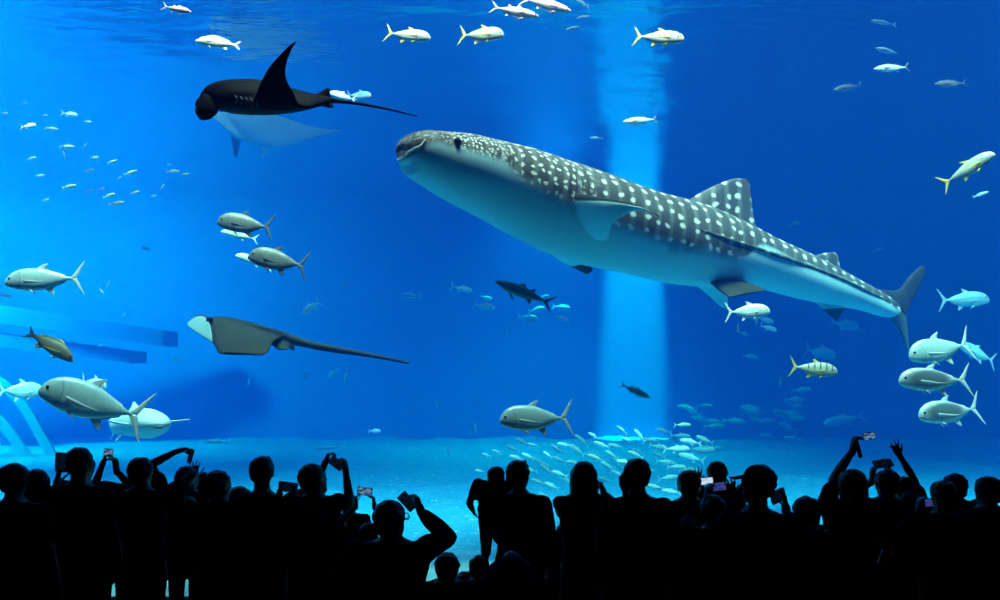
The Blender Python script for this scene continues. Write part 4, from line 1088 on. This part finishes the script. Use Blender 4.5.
def round_box(mb, c, u, v, w_, a, b, t, r, n=5):
    """slab with rounded corners: half sizes a along u, b along v, t along w"""
    out = []
    for cx, cy, a0 in ((a - r, b - r, 0), (-a + r, b - r, 90), (-a + r, -b + r, 180), (a - r, -b + r, 270)):
        for i in range(n):
            q = math.radians(a0 + 90 * i / (n - 1)); out.append((cx + r * math.cos(q), cy + r * math.sin(q)))
    rings = []
    for z, s in ((-t, .985), (-t * .7, 1), (t * .7, 1), (t, .985)):
        rings.append([c + u * x * s + v * y * s + w_ * z for x, y in out])
    mb.rings(rings)

def phone(px, py, Y, wpx, hpx, ang, label, scr, tilt=0, turn=0, name='smartphone', thick=.0045, cat='phone', group=None):
    """wpx, hpx: apparent size; ang: angle in the picture; tilt about its long side, turn about the vertical"""
    c = P(px, py, Y); sc = Y / F
    R = Matrix.Rotation(math.radians(turn), 3, 'Z') @ Matrix.Rotation(math.radians(-ang), 3, 'Y') @ Matrix.Rotation(math.radians(tilt), 3, 'X')
    a = wpx * sc / 2 / max(.35, math.cos(math.radians(turn))); b = hpx * sc / 2 / max(.35, math.cos(math.radians(tilt)))
    u, v, w_ = R @ Vector((1, 0, 0)), R @ Vector((0, 0, 1)), R @ Vector((0, 1, 0))
    mb = MB(); r = min(a, b) * .22; round_box(mb, c, u, v, w_, a, b, thick, r)
    o = mb.build(name, phone_mat, None, False)
    kids = []
    s = MB(); round_box(s, c - w_ * (thick + .0006), u, v, w_, a * .90, b * .86, .0005, r * .6); kids.append(s.build('screen', scr, None, False))
    s = MB(); round_box(s, c + w_ * (thick + .0012) + u * a * .72 + v * b * .6, u, v, w_, min(a, b) * .22, min(a, b) * .22, .0012, min(a, b) * .08); kids.append(s.build('camera_lens', black_skin, None, False))
    for x in [o] + kids: x.data.transform(Matrix.Translation(-c))
    o.location = c
    for x in kids: x.parent = o
    tag(o, label, cat, group)
    return o
# ------------------------------------------------------------------ the crowd, left to right
Z3 = lambda x, y, z: (x, y, z)
person(14, 464, 35, 5.75, 'short-haired person at the left edge of the crowd, partly cut off', 'short', sleeve='short', shirt='charcoal')
person(37, 470, 30, 7.0, 'bob-haired person between the man at the left edge and the tablet holder', 'bob', shirt='black')
person(79, 448, 33, 6.2, 'tall short-haired person holding a tablet up at the left', 'short', hyaw=8, sleeve='short', shirt='black', fine=True,
       arms=dict(L=dict(at=(56.5, 486), dy=.18, pole=(-.5, -.6, -1), dir=(.12, .1, 1), palm=(1, .2, 0), curl=38)))
phone(64.5, 462.5, 6.40, 17, 20, -4, 'black tablet held upright beside a raised left hand', scr_dark, 8, 10, 'tablet', .005, 'tablet')
person(84, 456, 27, 7.5, 'person hidden behind the tablet holder, both forearms raised with a phone', 'short', sleeve='short', shirt='navy', fine=True,
       arms=dict(L=dict(at=(102, 466), dy=-.05, pole=(-.3, 0, -1), dir=(.35, 0, 1), palm=(1, .3, 0), curl=48), R=dict(at=(116.5, 471), dy=-.02, pole=(1, 0, -.5), dir=(-.1, 0, 1), palm=(-1, .3, 0), curl=48)))
phone(108.5, 452.5, 7.46, 9.5, 7.5, -8, 'small lit phone held up in two hands beside the tall tablet holder', scr_mid, 0, 0)
person(141, 458, 31, 6.7, 'short-haired person seen from behind below the outstretched arm, short sleeve raised to the right', 'short', hyaw=-10, sleeve='short', shirt='black', fine=True, build=1.05,
       arms=dict(R=dict(at=(178, 500), dy=.22, pole=(.6, -.3, 1), dir=(1, .3, .1), palm=(-.2, .2, -1), curl=30)))
person(144, 461, 27, 7.25, 'person hidden behind the man at left, long arm stretched right to pinch a thin phone', 'short', sleeve='short', shirt='black', fine=True,
       arms=dict(R=dict(at=(176.5, 451.5), dy=.12, pole=(-.5, 0, 1), dir=(1, .15, .3), palm=(.1, -.1, -1), curl=[35, 55, 65, 70], flip=False)))
phone(190.6, 456, 7.37, 2.2, 15, -22, 'edge-on thin phone pinched between fingers above the topknot head', scr_dark, 0, 70)
person(187, 467, 30, 7.8, 'dark-haired person in front of the edge-on phone, one hand raised beside the head', 'topknot', shirt='black', fine=True,
       arms=dict(R=dict(at=(194, 479), dy=.22, pole=(1, 0, -1), dir=(.05, -.05, 1), palm=(-.3, 1, 0), curl=12, spread=10)))
person(204, 473, 25, 8.2, 'head just showing between the topknot head and the round-headed person', 'short', shirt='black')
person(219, 471, 30, 6.6, 'round-headed person left of the lower long-haired head, cheek turned right', 'short', hyaw=-40, shirt='black')
person(240, 487, 29, 7.3, 'shorter long-haired person just left of the tall camera holder', 'bob', shirt='grey')
person(262, 457, 32, 6.0, 'tall person with tousled hair holding a camera at shoulder height', 'tuft', shirt='black', fine=True, hpitch=4,
       arms=dict(R=dict(at=(296, 499), dy=.26, pole=(1, 0, -.7), dir=(-.15, .1, 1), palm=(-1, .2, .1), curl=50), L=dict(at=(279, 497), dy=.34, pole=(-1, 0, -.8), dir=(.1, .1, 1), palm=(1, .2, 0), curl=50)))
phone(288, 487, 6.34, 19, 10, -8, 'compact camera with a dim blue screen beside the tousled-haired person', scr_dark, 0, 4, 'compact_camera', .011, 'camera')
person(314, 464, 33, 6.5, 'person with pointed hair raising both arms around a tilted phone', 'short', hyaw=-35, hpitch=12, shirt='black', sleeve='short', fine=True, hroll=-10,
       arms=dict(L=dict(at=(324, 466), dy=.22, pole=(-.6, 0, -1), dir=(.35, .05, 1), palm=(1, .1, -.3), curl=50), R=dict(at=(346, 473), dy=.34, pole=(.22, .2, -1), dir=(-.1, .05, 1), palm=(-1, .2, -.1), curl=50)))
phone(336.5, 463.5, 6.72, 15.5, 9, -38, 'dark phone tilted down to the right between two raised hands', scr_dark, 5, 0)
person(349, 494, 23, 7.9, 'small child whose dark head shows under the raised arm with tilted phone', 'short', shirt='black')
person(369, 523, 26, 7.2, 'child raising both thin arms with a bright phone beside the man with glasses', 'short', shirt='charcoal', sleeve='short', fine=True,
       arms=dict(L=dict(at=(356, 506), dy=.08, pole=(-1, 0, -.4), dir=(0, .05, 1), palm=(1, .2, 0), curl=42), R=dict(at=(374.5, 507), dy=.08, pole=(1, 0, -.4), dir=(-.1, .05, 1), palm=(-1, .2, 0), curl=42)))
phone(364.8, 491.2, 7.27, 15, 8, -12, 'bright landscape phone between two small raised hands near the man with glasses', scr_mid, 0, 0)
b, Hd, ks, kd, c = person(391, 501, 41, 5.0, 'big person with glasses bending an elbow to lift a phone, centre left', 'short', hyaw=-28, hpitch=6, shirt='black', fine=True, build=1.16,
       arms=dict(R=dict(at=(421, 512), dy=.2, pole=(1, .1, -1.1), dir=(-.32, .1, 1), palm=(-1, .25, -.1), curl=45)))
g_ = MB()
for s in (1, -1):
    pts = [Hd(s * .033 + .025 * math.cos(q * PI / 6), .102, .006 + .02 * math.sin(q * PI / 6)) for q in range(12)]
    tube(g_, pts + [pts[0]], [.003] * 13, 6)
    tube(g_, [Hd(s * .058, .100, .012), Hd(s * .078, .05, .012), Hd(s * .082, -.02, .008)], [.003] * 3, 6)
tube(g_, [Hd(-.01, .104, .01), Hd(.01, .104, .01)], [.003] * 2, 6)
add_part(b, c, g_, 'glasses', black_skin)
phone(407.5, 501.5, 5.15, 20, 11, -48, 'dark phone tilted steeply in the hand of the person with glasses', scr_dark, 0, 10)
person(479, 556, 27, 5.9, 'small child low in the gap beneath the foot of the carried child', 'short', shirt='black')
person(519, 461, 31, 6.5, 'short-haired adult carrying a child on the left arm, centre of the crowd', 'tuft', hyaw=-30, shirt='black', fine=True,
       arms=dict(L=dict(at=(507, 540), dy=.3, pole=(-.15, -.5, -1), dir=(.8, .5, .1), palm=(.2, .3, 1), curl=25)))
person(495, 467, 22, 6.75, 'small child carried on the arm of the adult in the middle of the crowd', 'short', lift=.86, build=1.25, hyaw=40, shirt='black', sleeve='short')
person(512, 531, 40, 4.6, 'person in grey shirt bending forward, rounded back below the adult with child', 'short', shirt='grey', bow=1.5, build=.85)
person(546, 512, 22, 7.6, 'small child peeking between the adult with child and the long-haired photographer', 'short', shirt='black')
person(584, 462, 31, 6.6, 'long-haired person taking a photo with a tiny camera at face height', 'long', shirt='black', fine=True,
       arms=dict(R=dict(at=(604, 494), dy=.22, pole=(1, 0, -1), dir=(-.3, .1, 1), palm=(-1, .3, 0), curl=55), L=dict(at=(588, 496), dy=.24, pole=(-1, 0, -1), dir=(.3, .1, 1), palm=(1, .3, 0), curl=55)))
phone(596.5, 485.5, 6.83, 13, 6.5, 2, 'tiny camera with a glinting edge held by the long-haired person', scr_dark, 0, 0, 'compact_camera', .011, 'camera')
person(637, 459, 35, 5.9, 'person in grey top with hair gathered at the left side, right of centre', 'pony', shirt='grey', hyaw=6)
person(689, 471, 31, 6.9, 'person left of the bright white phone, fingers spread beside the head', 'short', shirt='black', fine=True,
       arms=dict(R=dict(at=(697.5, 486), dy=.25, pole=(1, 0, -1), dir=(0, .05, 1), palm=(-.2, 1, 0), curl=14, spread=13)))
phone(706, 481, 7.1, 15, 7.5, 6, 'bright white-screened phone at right of centre, the brightest screen', scr_pale, 0, 0, group=None)
person(717, 462, 27, 7.8, 'head in a grey knit cap rising behind the white and violet phones', 'short', shirt='charcoal')
person(713, 495, 33, 5.7, 'person in front of the violet phone with a hand raised at its right side', 'short', shirt='black', fine=True, skin=None,
       arms=dict(R=dict(at=(733, 498), dy=.28, pole=(1, 0, -1), dir=(-.15, .05, 1), palm=(-.2, 1, 0), curl=16, spread=12), L=dict(at=(707, 499), dy=.3, pole=(-1, 0, -1), dir=(.1, .05, 1), palm=(1, .3, 0), curl=45)))
phone(719.5, 486.5, 6.0, 14, 9, 6, 'violet-screened phone below the knit cap, beside a raised hand', scr_blue, 0, 0)
b, Hd, ks, kd, c = person(757, 466, 38, 5.0, 'person in a peaked cap with face turned left', 'short', hyaw=62, shirt='black', fine=True,
       arms=dict(R=dict(at=(786, 512), dy=.2, pole=(1, 0, -1), dir=(-.05, .1, 1), palm=(-1, .2, 0), curl=35, spread=7)))
cp = MB(); cp.ball(Hd(0, -.008, .045), Vector((.087, .100, .082)) * ks, 20, 14)
for i in range(5):
    a = (i - 2) * .035
    capsule(cp, [Hd(a, .06, .05), Hd(a * .9, .155 - abs(i - 2) * .012, .036)], [.012 * ks, .008 * ks], 8)
add_part(b, c, cp, 'cap', cloth['charcoal'], .008)
phone(778, 496, 5.22, 17, 13, 18, 'dark phone seen in silhouette to the right of the peaked cap', scr_dark, 0, 20)
person(806, 497, 35, 5.8, 'broad-headed person standing right of the person in the peaked cap', 'short', hyaw=8, shirt='black', build=1.05)
person(834, 505, 23, 7.6, 'child with yellowish shirt left of the person raising a phone overhead', 'short', shirt='ochre')
person(851, 470, 34, 6.4, 'person lifting a phone high overhead with the left arm', 'long', hyaw=25, shirt='black', sleeve='short', fine=True,
       arms=dict(L=dict(at=(852.5, 451), dy=.06, pole=(0, 1, -.2), dir=(.25, .1, 1), palm=(1, .3, 0), curl=50)))
phone(869, 436, 6.43, 14, 7.5, 6, 'lit phone held highest of all, above the raised left arm', scr_mid, 0, 10)
st = MB(); tube(st, [P(856, 440, 6.42), P(858, 447, 6.42), P(860.5, 457.5, 6.43)], [.012, .016, .014], 8, 12)
tag(add_part(None, Vector((0, 0, 0)), st, 'wrist_strap', phone_mat), 'dark wrist strap dangling under the highest held phone', 'strap')
person(887, 470, 31, 6.9, 'person holding a dark tablet above the head, between two raised arms', 'short', shirt='green', fine=True,
       arms=dict(L=dict(at=(872, 481), dy=.16, pole=(-1, 0, -1), dir=(.1, .05, 1), palm=(1, .2, 0), curl=40), R=dict(at=(889, 474), dy=.26, pole=(1, 0, -1), dir=(0, .05, 1), palm=(-1, .2, 0), curl=40)))
phone(883, 463.5, 7.1, 19, 6.5, 8, 'dark tablet held over a head at the right, under the highest phone', scr_dark, -50, 0, 'tablet', .005, 'tablet')
person(904, 477, 26, 7.7, 'small head between the tablet holder and the lone raised arm, arm stretched up', 'short', shirt='black', sleeve='short', fine=True,
       arms=dict(R=dict(at=(896, 448), dy=.05, pole=(1, 0, 0), dir=(-.45, .05, 1), palm=(.1, 1, 0), curl=[5, 10, 30, 40], spread=16)))
person(943, 481, 31, 6.2, 'person at the right watching a violet phone held at the left cheek', 'short', shirt='black', fine=True,
       arms=dict(L=dict(at=(919, 512), dy=.2, pole=(-1, 0, -1), dir=(.15, .1, 1), palm=(1, .3, 0), curl=40)))
phone(930, 502.5, 6.38, 11.5, 9, 2, 'violet-blue phone screen in a left hand at the far right', scr_blue, 0, 0)
person(955, 474, 29, 7.3, 'head rising behind the person with the violet-blue phone', 'short', shirt='black')
person(988, 477, 32, 6.5, 'person at the right edge of the crowd, beside the head behind the violet-blue phone', 'short', hyaw=15, shirt='black')
# smaller people low down between the others
for px, top, hh, Y, lab in ((113, 493, 25, 7.9, 'small person low between the tablet holder and the person with raised short sleeve'),
                            (168, 523, 24, 8.62, 'child low in the gap under the outstretched arm'),
                            (291, 517, 24, 7.7, 'child low in the gap beneath the compact camera'),
                            (447, 553, 33, 5.4, 'child low beside the bent elbow of the person with glasses'),
                            (465, 572, 27, 6.5, 'smallest child low in the gap, left of the child under the dangling foot'),
                            (565, 524, 24, 8.2, 'child low at the left hip of the long-haired photographer'),
                            (608, 530, 25, 7.5, 'child low between the photographer and the person in grey'),
                            (667, 510, 26, 7.6, 'small person right of the shoulder of the person in grey'),
                            (915, 522, 25, 8.3, 'child low between the tablet holder and the violet-blue phone')):
    person(px, top, hh, Y, lab, 'short', shirt='black', build=1.1)
